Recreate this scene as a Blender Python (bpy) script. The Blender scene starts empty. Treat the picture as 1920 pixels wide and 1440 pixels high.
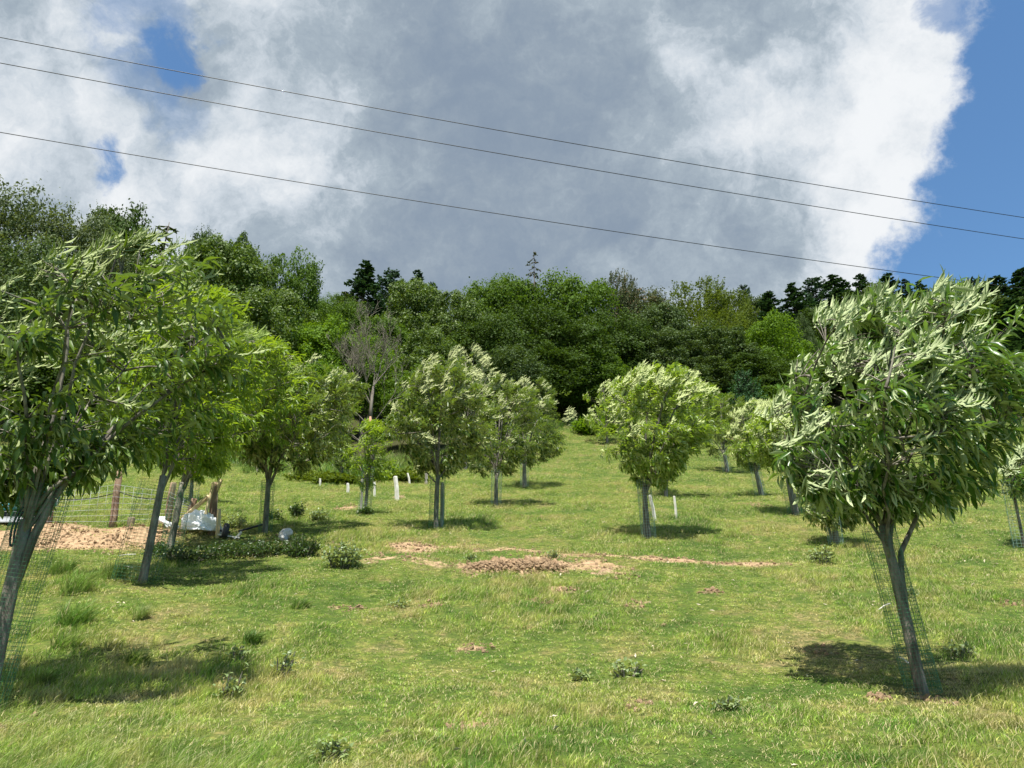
import bpy, math, random
import numpy as np
from mathutils import Vector, Matrix

# ------------------------------------------------------------------ camera, sky, sun, exposure
sc = bpy.context.scene
COL = sc.collection
EYE = 1.6
PITCH = math.radians(22.0)
LENS = 26.0
F = LENS / 36.0 * 1920.0
CP, SP = math.cos(PITCH), math.sin(PITCH)

cam_d = bpy.data.cameras.new("camera")
cam = bpy.data.objects.new("camera", cam_d)
COL.objects.link(cam)
cam_d.lens = LENS
cam_d.sensor_width = 36.0
cam_d.clip_end = 3000
cam_d.clip_start = 0.05
cam.location = (0, 0, EYE)
cam.rotation_euler = (math.radians(90) + PITCH, 0, 0)
sc.camera = cam

SUN = Vector((-0.05, -0.36, 0.93)).normalized()        # direction towards the sun
SUN_STRENGTH = 5.0
SKY_STRENGTH = 0.082
CLOUD_GAIN = 1.0
sc.view_settings.view_transform = 'Standard'
sc.view_settings.look = 'None'
sc.view_settings.gamma = 1
sc.view_settings.use_curve_mapping = False
sc.view_settings.exposure = 1.0

def ray(px, py):
    """direction of the photograph's pixel (1920 x 1440), unnormalised, forward component along y"""
    u = px - 960.0
    v = 720.0 - py
    return Vector((u, F * CP - v * SP, F * SP + v * CP))

def dirv(px, py):
    return ray(px, py).normalized()

world = bpy.data.worlds.new("World")
sc.world = world
world.use_nodes = True
wt = world.node_tree
wt.nodes.clear()

class NT:
    """tiny helper round a node tree"""
    def __init__(s, tree): s.t = tree
    def n(s, typ, ins=None, **kw):
        nd = s.t.nodes.new(typ)
        for k, v in kw.items(): setattr(nd, k, v)
        if ins:
            for k, v in ins.items():
                sock = nd.inputs[k]
                if isinstance(v, bpy.types.NodeSocket): s.t.links.new(v, sock)
                else: sock.default_value = v
        return nd
    def m(s, op, a, b=None, c=None, clamp=False):
        nd = s.t.nodes.new('ShaderNodeMath'); nd.operation = op; nd.use_clamp = clamp
        for i, v in enumerate((a, b, c)):
            if v is None: continue
            if isinstance(v, bpy.types.NodeSocket): s.t.links.new(v, nd.inputs[i])
            else: nd.inputs[i].default_value = v
        return nd.outputs[0]
    def vm(s, op, a, b=None, out=0):
        nd = s.t.nodes.new('ShaderNodeVectorMath'); nd.operation = op
        for i, v in enumerate((a, b)):
            if v is None: continue
            if isinstance(v, bpy.types.NodeSocket): s.t.links.new(v, nd.inputs[i])
            else: nd.inputs[i].default_value = v
        return nd.outputs[out]
    def sstep(s, x, lo, hi, a=0.0, b=1.0):
        nd = s.n('ShaderNodeMapRange', {0: x, 1: lo, 2: hi, 3: a, 4: b}, interpolation_type='SMOOTHSTEP')
        return nd.outputs[0]
    def mix(s, f, a, b):
        nd = s.t.nodes.new('ShaderNodeMix'); nd.data_type = 'RGBA'
        for i, v in ((0, f), (6, a), (7, b)):
            if isinstance(v, bpy.types.NodeSocket): s.t.links.new(v, nd.inputs[i])
            else:
                nd.inputs[i].default_value = v if i == 0 else (tuple(v) + (1,) if len(v) == 3 else v)
        return nd.outputs[2]
    def noise(s, vec, scale, detail=4, rough=0.55, dist=0.0, out=0):
        nd = s.n('ShaderNodeTexNoise', {'Vector': vec, 'Scale': scale, 'Detail': detail, 'Roughness': rough, 'Distortion': dist})
        return nd.outputs[out]

W = NT(wt)
tc = W.n('ShaderNodeTexCoord')
D = W.vm('NORMALIZE', tc.outputs['Generated'])
sky = W.n('ShaderNodeTexSky', sky_type='NISHITA', sun_disc=False)
sky.sun_elevation = math.asin(SUN.z)
sky.sun_rotation = math.atan2(SUN.x, SUN.y)
sky.air_density = 1.15
sky.dust_density = 0.3
sky.ozone_density = 2.0
warp = W.noise(D, 5.0, 6, 0.6, out=1)
warp = W.vm('SUBTRACT', warp, (0.5, 0.5, 0.5))
def warped(amount):
    sc_ = W.n('ShaderNodeVectorMath', {0: warp, 'Scale': amount}, operation='SCALE').outputs[0]
    return W.vm('ADD', D, sc_)
Dw = warped(0.13)
Dw2 = warped(0.30)
fine = W.noise(D, 9.0, 10, 0.66)
mid = W.noise(Dw, 3.2, 9, 0.6)
# edge of the big cloud: a great circle through two sight lines
A, B = dirv(1835, -60), dirv(1690, 540)
nrm = A.cross(B).normalized()
if nrm.dot(dirv(960, 300)) < 0: nrm = -nrm
side = W.vm('DOT_PRODUCT', Dw, tuple(nrm), out=1)
side = W.m('ADD', side, W.m('MULTIPLY', W.m('SUBTRACT', fine, 0.5), 0.15))
cov = W.sstep(side, -0.010, 0.024)
def blob(px, py, r0, r1, vec=None, z=1.0):
    """1 inside r0 degrees of a sight line, 0 outside r1"""
    d = W.vm('DOT_PRODUCT', vec if vec is not None else Dw, tuple(dirv(px, py)), out=1)
    d = W.m('DIVIDE', d, W.vm('LENGTH', vec if vec is not None else Dw, out=1))
    return W.sstep(d, math.cos(math.radians(r1)), math.cos(math.radians(r0)))
# gaps of blue
tear = W.noise(D, 16, 9, 0.68, 0.4)
for (px, py, a, b, k) in ((338, 78, 0.1, 1.7, 0.95), (280, 15, 0.2, 3.6, 0.5), (194, 296, 0.1, 1.4, 0.9), (255, 120, 0.1, 2.4, 0.4), (325, 205, 0.1, 2.4, 0.35), (1790, 30, 0.1, 1.6, 0.7)):
    g = W.m('ADD', blob(px, py, a, b * 1.35), W.m('MULTIPLY', W.m('SUBTRACT', tear, 0.5), 2.6))
    g = W.m('MULTIPLY', W.sstep(g, 0.25, 1.05), k)
    g = W.m('MULTIPLY', g, blob(px, py, a, b * 1.7), clamp=True)
    g = W.m('MULTIPLY', g, W.sstep(blob(px, py, a, b * 1.7), 0.0, 0.35), clamp=True)
    cov = W.m('MULTIPLY', cov, W.m('SUBTRACT', 1.0, g))
# brightness of the cloud: thin = bright, thick = grey
thick = W.m('MULTIPLY', W.m('SUBTRACT', mid, 0.5), 1.0)
thick = W.m('ADD', thick, W.m('MULTIPLY', W.m('SUBTRACT', W.noise(Dw2, 4.6, 12, 0.66), 0.5), 1.15))
KB = 0.38
thick = W.m('ADD', thick, 0.02)
streak = W.noise(W.n('ShaderNodeMapping', {0: Dw, 'Rotation': (0.3, 0.5, 0.9), 'Scale': (1.0, 2.4, 1.0)}).outputs[0], 3.4, 9, 0.62, 0.3)
thick = W.m('ADD', thick, W.m('MULTIPLY', W.m('SUBTRACT', streak, 0.5), 1.0))
for (px, py, a, b, k) in ((860, 330, 3, 24, 0.42), (1000, 120, 2, 15, 0.30), (1250, 460, 2, 17, 0.34), (800, 520, 2, 14, 0.20), (1450, 60, 1, 7, 0.16), (640, 230, 1, 7, 0.10),
                          (560, 60, 1, 8, -0.42), (1300, 190, 1, 8, -0.30), (1440, 250, 1, 7, -0.24), (1620, 370, 1, 4, -0.30), (300, 300, 2, 13, -0.22), (90, 120, 2, 15, -0.25), (1600, 120, 2, 9, -0.16), (1690, 470, 1, 4, -0.12), (500, 330, 2, 9, -0.15), (1270, 130, .3, 2.2, -.3), (650, 360, .5, 5, -.12)):
    thick = W.m('ADD', thick, W.m('MULTIPLY', blob(px, py, a, b), k * KB * (1.0 if k > 0 else .95)))
thick = W.m('ADD', thick, W.m('MULTIPLY', W.m('SUBTRACT', fine, 0.5), 0.62))
edge_thin = W.sstep(side, 0.22, 0.0)
thick = W.m('SUBTRACT', thick, W.m('MULTIPLY', edge_thin, 0.16))
tt = W.sstep(thick, -0.46, 0.52)
ccol = W.n('ShaderNodeValToRGB', {0: tt})
cr = ccol.color_ramp
cr.elements[0].position = 0.0; cr.elements[0].color = (0.90, 0.925, 0.95, 1)
cr.elements[1].position = 1.0; cr.elements[1].color = (0.255, 0.325, 0.42, 1)
for p, c in ((0.32, (0.62, 0.685, 0.75, 1)), (0.58, (0.40, 0.475, 0.545, 1)), (0.8, (0.315, 0.385, 0.465, 1))):
    e = cr.elements.new(p); e.color = c
skyc = W.vm('MULTIPLY', sky.outputs[0], (0.66, 0.88, 1.0))          # deeper, cleaner blue
bg_sky = W.n('ShaderNodeBackground', {'Color': skyc, 'Strength': SKY_STRENGTH})
bg_cl = W.n('ShaderNodeBackground', {'Color': ccol.outputs[0], 'Strength': CLOUD_GAIN * 2 ** (-sc.view_settings.exposure)})
mxs = W.n('ShaderNodeMixShader', {0: W.m('MULTIPLY', cov, 1.0, clamp=True), 1: bg_sky.outputs[0], 2: bg_cl.outputs[0]})
wo = W.n('ShaderNodeOutputWorld', {0: mxs.outputs[0]})
world.cycles.sampling_method = 'MANUAL'
world.cycles.sample_map_resolution = 512

sun_d = bpy.data.lights.new("sun", 'SUN')
sun_d.energy = SUN_STRENGTH
sun_d.angle = math.radians(0.6)
sun_d.color = (1.0, 0.96, 0.89)
sun_o = bpy.data.objects.new("sun", sun_d)
COL.objects.link(sun_o)
sun_o.rotation_euler = SUN.to_track_quat('Z', 'Y').to_euler()
sun_o.location = (0, 0, 120)

# ------------------------------------------------------------------ numeric helpers
R = np.random.default_rng(11)
random.seed(5)

def hash2(ix, iy, seed):
    h = (ix.astype(np.int64) * 374761393 + iy.astype(np.int64) * 668265263 + seed * 1442695041) & 0xFFFFFFFF
    h = ((h ^ (h >> 13)) * 1274126177) & 0xFFFFFFFF
    h = h ^ (h >> 16)
    return (h & 0xFFFF) / 65535.0

def vnoise(x, y, seed=0):
    x = np.asarray(x, float); y = np.asarray(y, float)
    ix = np.floor(x); iy = np.floor(y)
    fx = x - ix; fy = y - iy
    fx = fx * fx * (3 - 2 * fx); fy = fy * fy * (3 - 2 * fy)
    a = hash2(ix, iy, seed); b = hash2(ix + 1, iy, seed)
    c = hash2(ix, iy + 1, seed); d = hash2(ix + 1, iy + 1, seed)
    return (a + (b - a) * fx) * (1 - fy) + (c + (d - c) * fx) * fy - 0.5

def fbm(x, y, seed=0, oct=3, gain=0.5):
    v = 0; a = 1; f = 1
    for o in range(oct):
        v = v + a * vnoise(np.asarray(x) * f + 17.3 * o, np.asarray(y) * f - 9.1 * o, seed + o)
        a *= gain; f *= 2.03
    return v

# height of the hill along the view, relative to the ground under the camera
_PY = np.array([-400, -60, -20, 0, 4.3, 7.0, 10.5, 12.6, 14.0, 16.3, 21.6, 29, 38, 60, 75, 100, 160, 230, 420, 700], float)
_PZ = np.array([-60, -8, -2, 0.05, 1.17, 1.75, 2.88, 3.50, 3.90, 4.74, 6.43, 8.75, 11.9, 22.3, 30.5, 44.5, 78, 112, 150, 160], float)
_m = np.gradient(_PZ, _PY)
_dl = np.diff(_PZ) / np.diff(_PY)
for i in range(len(_dl)):
    _m[i] = min(_m[i], 3 * _dl[i]); _m[i + 1] = min(_m[i + 1], 3 * _dl[i])
def profile(y):
    y = np.clip(np.asarray(y, float), _PY[0], _PY[-1] - 1e-3)
    i = np.clip(np.searchsorted(_PY, y, side='right') - 1, 0, len(_PY) - 2)
    h = _PY[i + 1] - _PY[i]; t = (y - _PY[i]) / h
    return ((2*t**3 - 3*t**2 + 1) * _PZ[i] + (t**3 - 2*t**2 + t) * h * _m[i] + (-2*t**3 + 3*t**2) * _PZ[i+1] + (t**3 - t**2) * h * _m[i+1])

def H(x, y):
    x = np.asarray(x, float); y = np.asarray(y, float)
    z = profile(y)
    near = np.clip(1.3 - np.abs(y - 10) / 60, 0, 1)
    z = z + 0.16 * fbm(x / 3.1, y / 3.1, 3, 3) * near
    z = z + 0.055 * fbm(x / 0.55, y / 0.55, 9, 2) * near
    z = z + 3.0 * fbm(x / 40, y / 40, 21, 2) * np.clip((y - 60) / 60, 0, 1)
    # raised lip of the dug bank on the left
    bx = (x + 9.6) / 3.6; by = (y - 14.9) / 1.0
    z = z + 0.30 * np.exp(-(bx**2)**2 - by**2) * (1 + 0.5 * fbm(x / 0.4, y / 0.4, 31, 2))
    # beyond the far left the wood stands on rising ground
    z = z + np.clip((-x - 10) / 40, 0, 1) * np.clip((y - 30) / 40, 0, 1) * 6
    return z

def Hs(x, y): return float(H(x, y))

def hit(px, py):
    d = ray(px, py); t = 0.0
    dx, dy, dz = d.x / d.y, 1.0, d.z / d.y
    y = 2.5
    while y < 300:
        if EYE + dz * y <= Hs(dx * y, y): break
        y += 0.12 if y < 30 else 0.4
    lo, hi = y - 0.45, y
    for _ in range(14):
        mdl = (lo + hi) / 2
        if EYE + dz * mdl <= Hs(dx * mdl, mdl): hi = mdl
        else: lo = mdl
    return Vector((dx * hi, hi, Hs(dx * hi, hi)))

def at_depth(px, py, y):
    d = ray(px, py)
    return Vector((d.x / d.y * y, y, EYE + d.z / d.y * y))

# ------------------------------------------------------------------ object helpers
def tag(o, label=None, cat=None, group=None, kind=None):
    if label: o['label'] = label
    if cat: o['category'] = cat
    if group: o['group'] = group
    if kind: o['kind'] = kind
    return o

def empty(name, loc, label=None, cat=None, group=None):
    o = bpy.data.objects.new(name, None)
    o.empty_display_size = 0.2
    COL.objects.link(o); o.location = loc
    return tag(o, label, cat, group)

def link(name, me, mat=None, parent=None, kind=None):
    if mat is not None and not me.materials: me.materials.append(mat)
    o = bpy.data.objects.new(name, me)
    COL.objects.link(o)
    if parent is not None: o.parent = parent
    if kind: o['kind'] = kind
    return o

def np_mesh(name, verts, tris=None, quads=None, attr=None, smooth=False, quad_mat=None):
    """mesh from numpy arrays: verts (n,3), tris (m,3), quads (k,4); attr = dict of per-vertex floats"""
    me = bpy.data.meshes.new(name)
    verts = np.asarray(verts, np.float32)
    nt = 0 if tris is None else len(tris)
    nq = 0 if quads is None else len(quads)
    loops = []
    if nt: loops.append(np.asarray(tris, np.int32).ravel())
    if nq: loops.append(np.asarray(quads, np.int32).ravel())
    lv = np.concatenate(loops)
    me.vertices.add(len(verts)); me.vertices.foreach_set('co', verts.ravel())
    me.loops.add(len(lv)); me.loops.foreach_set('vertex_index', lv)
    me.polygons.add(nt + nq)
    ls = np.concatenate([np.arange(nt) * 3, nt * 3 + np.arange(nq) * 4]).astype(np.int32)
    me.polygons.foreach_set('loop_start', ls)
    if attr:
        for k, a in attr.items():
            at = me.attributes.new(k, 'FLOAT', 'POINT')
            at.data.foreach_set('value', np.asarray(a, np.float32))
    me.update(calc_edges=True)
    if smooth:
        me.polygons.foreach_set('use_smooth', np.ones(nt + nq, bool))
    return me

class MB:
    """collects tubes and boxes into one mesh"""
    def __init__(s): s.v = []; s.f = []
    def tube(s, pts, rad, sides=6, cap=True):
        pts = [Vector(p) for p in pts]; n = len(pts)
        if not hasattr(rad, '__len__'): rad = [rad] * n
        base = len(s.v); prev = None
        for i, p in enumerate(pts):
            t = (pts[min(i + 1, n - 1)] - pts[max(i - 1, 0)])
            t = t.normalized() if t.length > 1e-9 else Vector((0, 0, 1))
            if prev is None:
                a = Vector((1, 0, 0)) if abs(t.x) < 0.8 else Vector((0, 1, 0))
                u = t.cross(a).normalized()
            else:
                u = (prev - t * prev.dot(t))
                u = u.normalized() if u.length > 1e-6 else t.orthogonal().normalized()
            prev = u; w = t.cross(u)
            for k in range(sides):
                a = 2 * math.pi * k / sides
                s.v.append(p + (u * math.cos(a) + w * math.sin(a)) * rad[i])
        for i in range(n - 1):
            for k in range(sides):
                a = base + i * sides + k; b = base + i * sides + (k + 1) % sides
                s.f.append((a, b, b + sides, a + sides))
        if cap:
            s.f.append(tuple(base + k for k in range(sides))[::-1])
            s.f.append(tuple(base + (n - 1) * sides + k for k in range(sides)))
        return s
    def box(s, c, size, rot=None, jitter=0.0):
        c = Vector(c); base = len(s.v)
        for sx in (-1, 1):
            for sy in (-1, 1):
                for sz in (-1, 1):
                    p = Vector((sx * size[0] / 2, sy * size[1] / 2, sz * size[2] / 2))
                    if jitter: p += Vector([random.uniform(-jitter, jitter) for _ in range(3)])
                    if rot is not None: p = rot @ p
                    s.v.append(c + p)
        for f in ((0, 1, 3, 2), (4, 6, 7, 5), (0, 4, 5, 1), (2, 3, 7, 6), (0, 2, 6, 4), (1, 5, 7, 3)):
            s.f.append(tuple(base + i for i in f))
        return s
    def mesh(s, name, smooth=True, bevel=0):
        me = bpy.data.meshes.new(name)
        me.from_pydata([tuple(v) for v in s.v], [], s.f)
        me.update()
        if smooth: me.polygons.foreach_set('use_smooth', np.ones(len(me.polygons), bool))
        return me
    def build(s, name, mat, parent=None, smooth=True, kind=None):
        return link(name, s.mesh(name, smooth), mat, parent, kind)

# ------------------------------------------------------------------ materials
def new_mat(name):
    m = bpy.data.materials.new(name); m.use_nodes = True
    m.node_tree.nodes.clear()
    return m, NT(m.node_tree)

def finish(m, N, shader, disp=None):
    o = N.n('ShaderNodeOutputMaterial', {0: shader})
    return m

def leaf_mat(name, top, under, top2=None, gloss=0.35, trans=0.30, rough=0.38, palefrac=0.0, pale=(0.3, 0.36, 0.22), brown=0.0):
    """two-sided leaf: darker glossy face, pale matt underside, light passing through"""
    m, N = new_mat(name)
    g = N.n('ShaderNodeNewGeometry')
    at = N.n('ShaderNodeAttribute', attribute_name='tone')
    oi = N.n('ShaderNodeObjectInfo')
    rnd = N.m('FRACT', N.m('ADD', at.outputs['Fac'], oi.outputs['Random']))
    c2 = top2 or tuple(min(1, v * k) for v, k in zip(top, (1.9, 1.55, 1.3)))
    ctop = N.mix(rnd, top, c2)
    big = N.noise(g.outputs['Position'], 0.9, 2)
    ctop = N.mix(N.sstep(big, 0.42, 0.66, 0, 0.45), ctop, tuple(v * 1.25 for v in c2))
    if palefrac > 0:
        ctop = N.mix(N.m('GREATER_THAN', rnd, 1 - palefrac), ctop, pale)
    if brown > 0:
        ctop = N.mix(N.m('LESS_THAN', rnd, brown), ctop, (0.12, 0.08, 0.035))
    cund = N.mix(rnd, under, tuple(v * 1.25 for v in under))
    col = N.mix(g.outputs['Backfacing'], ctop, cund)
    p = N.n('ShaderNodeBsdfPrincipled', {'Base Color': col, 'Roughness': rough, 'Specular IOR Level': gloss})
    rg = N.m('ADD', N.m('MULTIPLY', g.outputs['Backfacing'], 0.45), rough)
    N.t.links.new(rg, p.inputs['Roughness'])
    tcol = N.mix(rnd, tuple(v * k for v, k in zip(c2, (1.6, 1.6, 0.6))), tuple(v * k for v, k in zip(c2, (2.1, 1.9, 0.7))))
    t = N.n('ShaderNodeBsdfTranslucent', {'Color': tcol})
    mx = N.n('ShaderNodeMixShader', {0: trans, 1: p.outputs[0], 2: t.outputs[0]})
    return finish(m, N, mx.outputs[0])

def bark_mat(name, c1, c2, scale=14, bump=0.4):
    m, N = new_mat(name)
    tc = N.n('ShaderNodeTexCoord')
    mp = N.n('ShaderNodeMapping', {0: tc.outputs['Object'], 'Scale': (1, 1, 0.22)})
    a = N.noise(mp.outputs[0], scale, 5, 0.65)
    b = N.noise(tc.outputs['Object'], 3.0, 3)
    col = N.mix(N.sstep(a, 0.35, 0.68), c1, c2)
    col = N.mix(N.sstep(b, 0.5, 0.72, 0, 0.5), col, (0.13, 0.15, 0.09))
    bp = N.n('ShaderNodeBump', {'Height': a, 'Strength': bump, 'Distance': 0.02})
    p = N.n('ShaderNodeBsdfPrincipled', {'Base Color': col, 'Roughness': 0.85, 'Normal': bp.outputs[0], 'Specular IOR Level': 0.2})
    return finish(m, N, p.outputs[0])

def plain_mat(name, c1, c2=None, rough=0.7, scale=8, spec=0.3, bump=0.0):
    m, N = new_mat(name)
    tc = N.n('ShaderNodeTexCoord')
    a = N.noise(tc.outputs['Object'], scale, 4, 0.6)
    col = N.mix(N.sstep(a, 0.3, 0.7), c1, c2 or tuple(v * 0.7 for v in c1))
    ins = {'Base Color': col, 'Roughness': rough, 'Specular IOR Level': spec}
    p = N.n('ShaderNodeBsdfPrincipled', ins)
    if bump:
        bp = N.n('ShaderNodeBump', {'Height': a, 'Strength': bump, 'Distance': 0.02})
        N.t.links.new(bp.outputs[0], p.inputs['Normal'])
    return finish(m, N, p.outputs[0])

def turf_colour(N, pos):
    """colour of the sward as a function of place: lush, yellowish and dry patches"""
    flat = N.n('ShaderNodeMapping', {0: pos, 'Scale': (1, 1, 0.15)}).outputs[0]
    a = N.noise(flat, 0.45, 4, 0.6, 0.4)
    b = N.noise(flat, 1.9, 5, 0.65, 0.5)
    c = N.noise(flat, 8.0, 3, 0.6)
    mixv = N.m('ADD', N.m('ADD', N.m('MULTIPLY', a, 0.36), N.m('MULTIPLY', b, 0.42)), N.m('MULTIPLY', c, 0.22))
    r = N.n('ShaderNodeValToRGB', {0: mixv})
    e = r.color_ramp
    e.elements[0].position = 0.39; e.elements[0].color = (0.052, 0.120, 0.014, 1)
    e.elements[1].position = 0.585; e.elements[1].color = (0.420, 0.320, 0.150, 1)
    for p, c_ in ((0.44, (0.100, 0.175, 0.024, 1)), (0.495, (0.200, 0.262, 0.042, 1)), (0.545, (0.320, 0.305, 0.085, 1))):
        k = e.elements.new(p); k.color = c_
    return r.outputs[0], c

def ground_mat():
    m, N = new_mat("meadow_ground")
    g = N.n('ShaderNodeNewGeometry')
    pos = g.outputs['Position']
    turf, c = turf_colour(N, pos)
    fineN = N.noise(pos, 22, 4, 0.7)
    turf = N.n('ShaderNodeVectorMath', {0: turf, 1: (0.62, 0.62, 0.62)}, operation='MULTIPLY').outputs[0]  # darker thatch under the blades, with the shade between them painted in
    turf = N.mix(N.sstep(N.noise(pos, 6.5, 3, 0.65), 0.40, 0.62, 0.0, 0.6), turf, (0.040, 0.070, 0.014))
    turf = N.mix(N.sstep(fineN, 0.32, 0.66, 0.0, 0.8), turf, (0.045, 0.066, 0.016))
    sp = N.noise(pos, 60, 2, 0.6)
    turf = N.mix(N.sstep(sp, 0.62, 0.72, 0, 0.5), turf, (0.34, 0.31, 0.14))
    soilN = N.noise(pos, 9, 6, 0.7)
    soil = N.mix(N.sstep(soilN, 0.35, 0.65), (0.20, 0.125, 0.07), (0.38, 0.27, 0.16))
    soil = N.mix(N.sstep(fineN, 0.55, 0.75, 0, 0.6), soil, (0.48, 0.37, 0.24))
    at = N.n('ShaderNodeAttribute', attribute_name='soil')
    f = N.m('ADD', at.outputs['Fac'], N.m('MULTIPLY', N.m('SUBTRACT', soilN, 0.5), 1.1))
    f = N.sstep(f, 0.42, 0.60)
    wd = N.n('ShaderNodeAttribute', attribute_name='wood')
    litter = N.mix(N.sstep(soilN, 0.35, 0.65), (0.030, 0.030, 0.014), (0.060, 0.065, 0.022))  # leaf litter, coloured extra dark to paint in the gloom under the trees
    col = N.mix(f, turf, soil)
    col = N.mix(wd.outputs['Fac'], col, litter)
    hgt = N.m('ADD', N.m('MULTIPLY', soilN, 0.6), N.m('MULTIPLY', fineN, 0.4))
    bp = N.n('ShaderNodeBump', {'Height': hgt, 'Strength': 0.6, 'Distance': 0.06})
    p = N.n('ShaderNodeBsdfPrincipled', {'Base Color': col, 'Roughness': 0.95, 'Normal': bp.outputs[0], 'Specular IOR Level': 0.1})
    return finish(m, N, p.outputs[0])

def grass_mat(name, tint=(1, 1, 1), straw=0.15, strawcol=(0.42, 0.37, 0.18), bright=1.0):
    m, N = new_mat(name)
    g = N.n('ShaderNodeNewGeometry')
    turf, c = turf_colour(N, g.outputs['Position'])
    at = N.n('ShaderNodeAttribute', attribute_name='tone')
    oi = N.n('ShaderNodeObjectInfo')
    rnd = N.m('FRACT', N.m('ADD', at.outputs['Fac'], oi.outputs['Random']))
    col = N.mix(1.0, turf, turf)
    mul = N.n('ShaderNodeVectorMath', {0: turf, 1: tuple(t * bright for t in tint)}, operation='MULTIPLY').outputs[0]
    cl = N.noise(g.outputs['Position'], 2.6, 3, 0.7)
    clump = N.m('MULTIPLY', N.m('ADD', 0.78, N.m('MULTIPLY', oi.outputs['Random'], 0.40)), N.m('MULTIPLY', N.sstep(cl, 0.34, 0.60, 0.62, 1.08), N.sstep(N.noise(g.outputs['Position'], 7.5, 2, 0.6), 0.34, 0.62, 0.66, 1.12)))
    v = N.n('ShaderNodeHueSaturation', {'Hue': N.m('SUBTRACT', 0.512, N.m('MULTIPLY', oi.outputs['Random'], 0.024)), 'Saturation': 1.0, 'Value': N.m('MULTIPLY', clump, N.m('ADD', N.m('MULTIPLY', rnd, 0.8), 0.78)), 'Color': mul}).outputs[0]
    col = N.mix(N.m('GREATER_THAN', at.outputs['Fac'], 1 - straw), v, strawcol)
    p = N.n('ShaderNodeBsdfPrincipled', {'Base Color': col, 'Roughness': 0.5, 'Specular IOR Level': 0.35})
    t = N.n('ShaderNodeBsdfTranslucent', {'Color': N.mix(0.35, col, (0.30, 0.42, 0.06))})
    mx = N.n('ShaderNodeMixShader', {0: 0.35, 1: p.outputs[0], 2: t.outputs[0]})
    return finish(m, N, mx.outputs[0])

M = {}
M['ground'] = ground_mat()
M['grass'] = grass_mat('grass_blade', (0.95, 1.05, 0.9), straw=.22, strawcol=(0.50, 0.44, 0.22), bright=1.28)
M['rough'] = grass_mat('rough_grass_blade', (0.72, 1.02, 0.75), 0.08, bright=0.9)
M['pale_grass'] = grass_mat('seeding_grass', (1.0, 1.15, 1.0), 0.22, (0.46, 0.46, 0.22), bright=1.05)
M['chestnut_dark'] = leaf_mat('chestnut_leaf_dark', (0.020, 0.058, 0.009), (0.40, 0.46, 0.24), (0.066, 0.140, 0.014), gloss=0.25, trans=0.24, rough=0.30)
M['chestnut_left'] = leaf_mat('chestnut_leaf_greyish', (0.026, 0.058, 0.012), (0.32, 0.37, 0.17), (0.080, 0.138, 0.015), gloss=0.26, trans=0.28, rough=0.42)
M['chestnut_yellow'] = leaf_mat('chestnut_leaf_yellow', (0.060, 0.120, 0.010), (0.28, 0.36, 0.11), (0.150, 0.230, 0.018), gloss=0.25, trans=0.38)
M['chestnut_mid'] = leaf_mat('chestnut_leaf_mid', (0.030, 0.064, 0.010), (0.42, 0.45, 0.22), (0.090, 0.145, 0.018), gloss=0.25, trans=0.28)
M['chestnut_bright'] = leaf_mat('chestnut_leaf_bright', (0.060, 0.122, 0.012), (0.50, 0.55, 0.25), (0.150, 0.235, 0.018), gloss=0.25, trans=0.32)
M['bark_young'] = bark_mat('chestnut_bark', (0.085, 0.073, 0.058), (0.27, 0.245, 0.20), 18, .7)
M['bark_wood'] = bark_mat('wood_bark', (0.05, 0.043, 0.033), (0.12, 0.105, 0.085), 4)
M['bark_dead'] = bark_mat('dead_bark', (0.12, 0.10, 0.08), (0.22, 0.195, 0.16), 6)
M['bark_stripped'] = plain_mat('stripped_bark', (0.42, 0.24, 0.15), (0.30, 0.17, 0.10), 0.8, 6)
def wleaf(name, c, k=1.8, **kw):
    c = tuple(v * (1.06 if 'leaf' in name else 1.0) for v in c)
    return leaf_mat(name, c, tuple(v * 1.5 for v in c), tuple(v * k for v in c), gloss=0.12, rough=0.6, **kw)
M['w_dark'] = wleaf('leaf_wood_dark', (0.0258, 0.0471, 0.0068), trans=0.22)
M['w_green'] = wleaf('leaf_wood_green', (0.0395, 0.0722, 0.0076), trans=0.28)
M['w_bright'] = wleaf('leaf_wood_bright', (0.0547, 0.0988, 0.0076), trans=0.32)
M['w_grey'] = wleaf('leaf_wood_grey', (0.0502, 0.0684, 0.0258), trans=0.22, palefrac=0.12, pale=(0.13, 0.165, 0.09))
M['w_pale'] = wleaf('leaf_wood_pale', (0.0456, 0.0745, 0.0137), trans=0.24, palefrac=0.26, pale=(0.20, 0.25, 0.12))
M['w_silver'] = wleaf('leaf_wood_silver', (0.0334, 0.0547, 0.0152), trans=0.2, palefrac=0.15, pale=(0.11, 0.15, 0.07))
M['w_olive'] = wleaf('leaf_wood_olive', (0.055, 0.078, 0.010), trans=0.22)
M['w_brown'] = wleaf('leaf_wood_brownish', (0.040, 0.052, 0.020), trans=0.15, brown=0.4)
M['w_rust'] = wleaf('leaf_wood_rust', (0.085, 0.055, 0.035), trans=0.1)
M['w_needle'] = wleaf('needle_dark', (0.020, 0.044, 0.020), 2.2, trans=0.10)
M['w_needle2'] = wleaf('needle_blue', (0.030, 0.060, 0.036), 2.0, trans=0.10)
M['w_shrub'] = wleaf('needle_shrub', (0.030, 0.070, 0.030), 2.0, trans=0.15)
M['bramble'] = leaf_mat('bramble_leaf', (0.024, 0.056, 0.014), (0.08, 0.11, 0.05), gloss=0.4, trans=0.2)
M['thistle'] = leaf_mat('thistle_leaf', (0.11, 0.17, 0.075), (0.2, 0.24, 0.15), gloss=0.3, trans=0.2)
M['net'] = plain_mat('green_plastic_net', (0.03, 0.14, 0.065), (0.05, 0.20, 0.09), 0.45, 8, 0.5)
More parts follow.
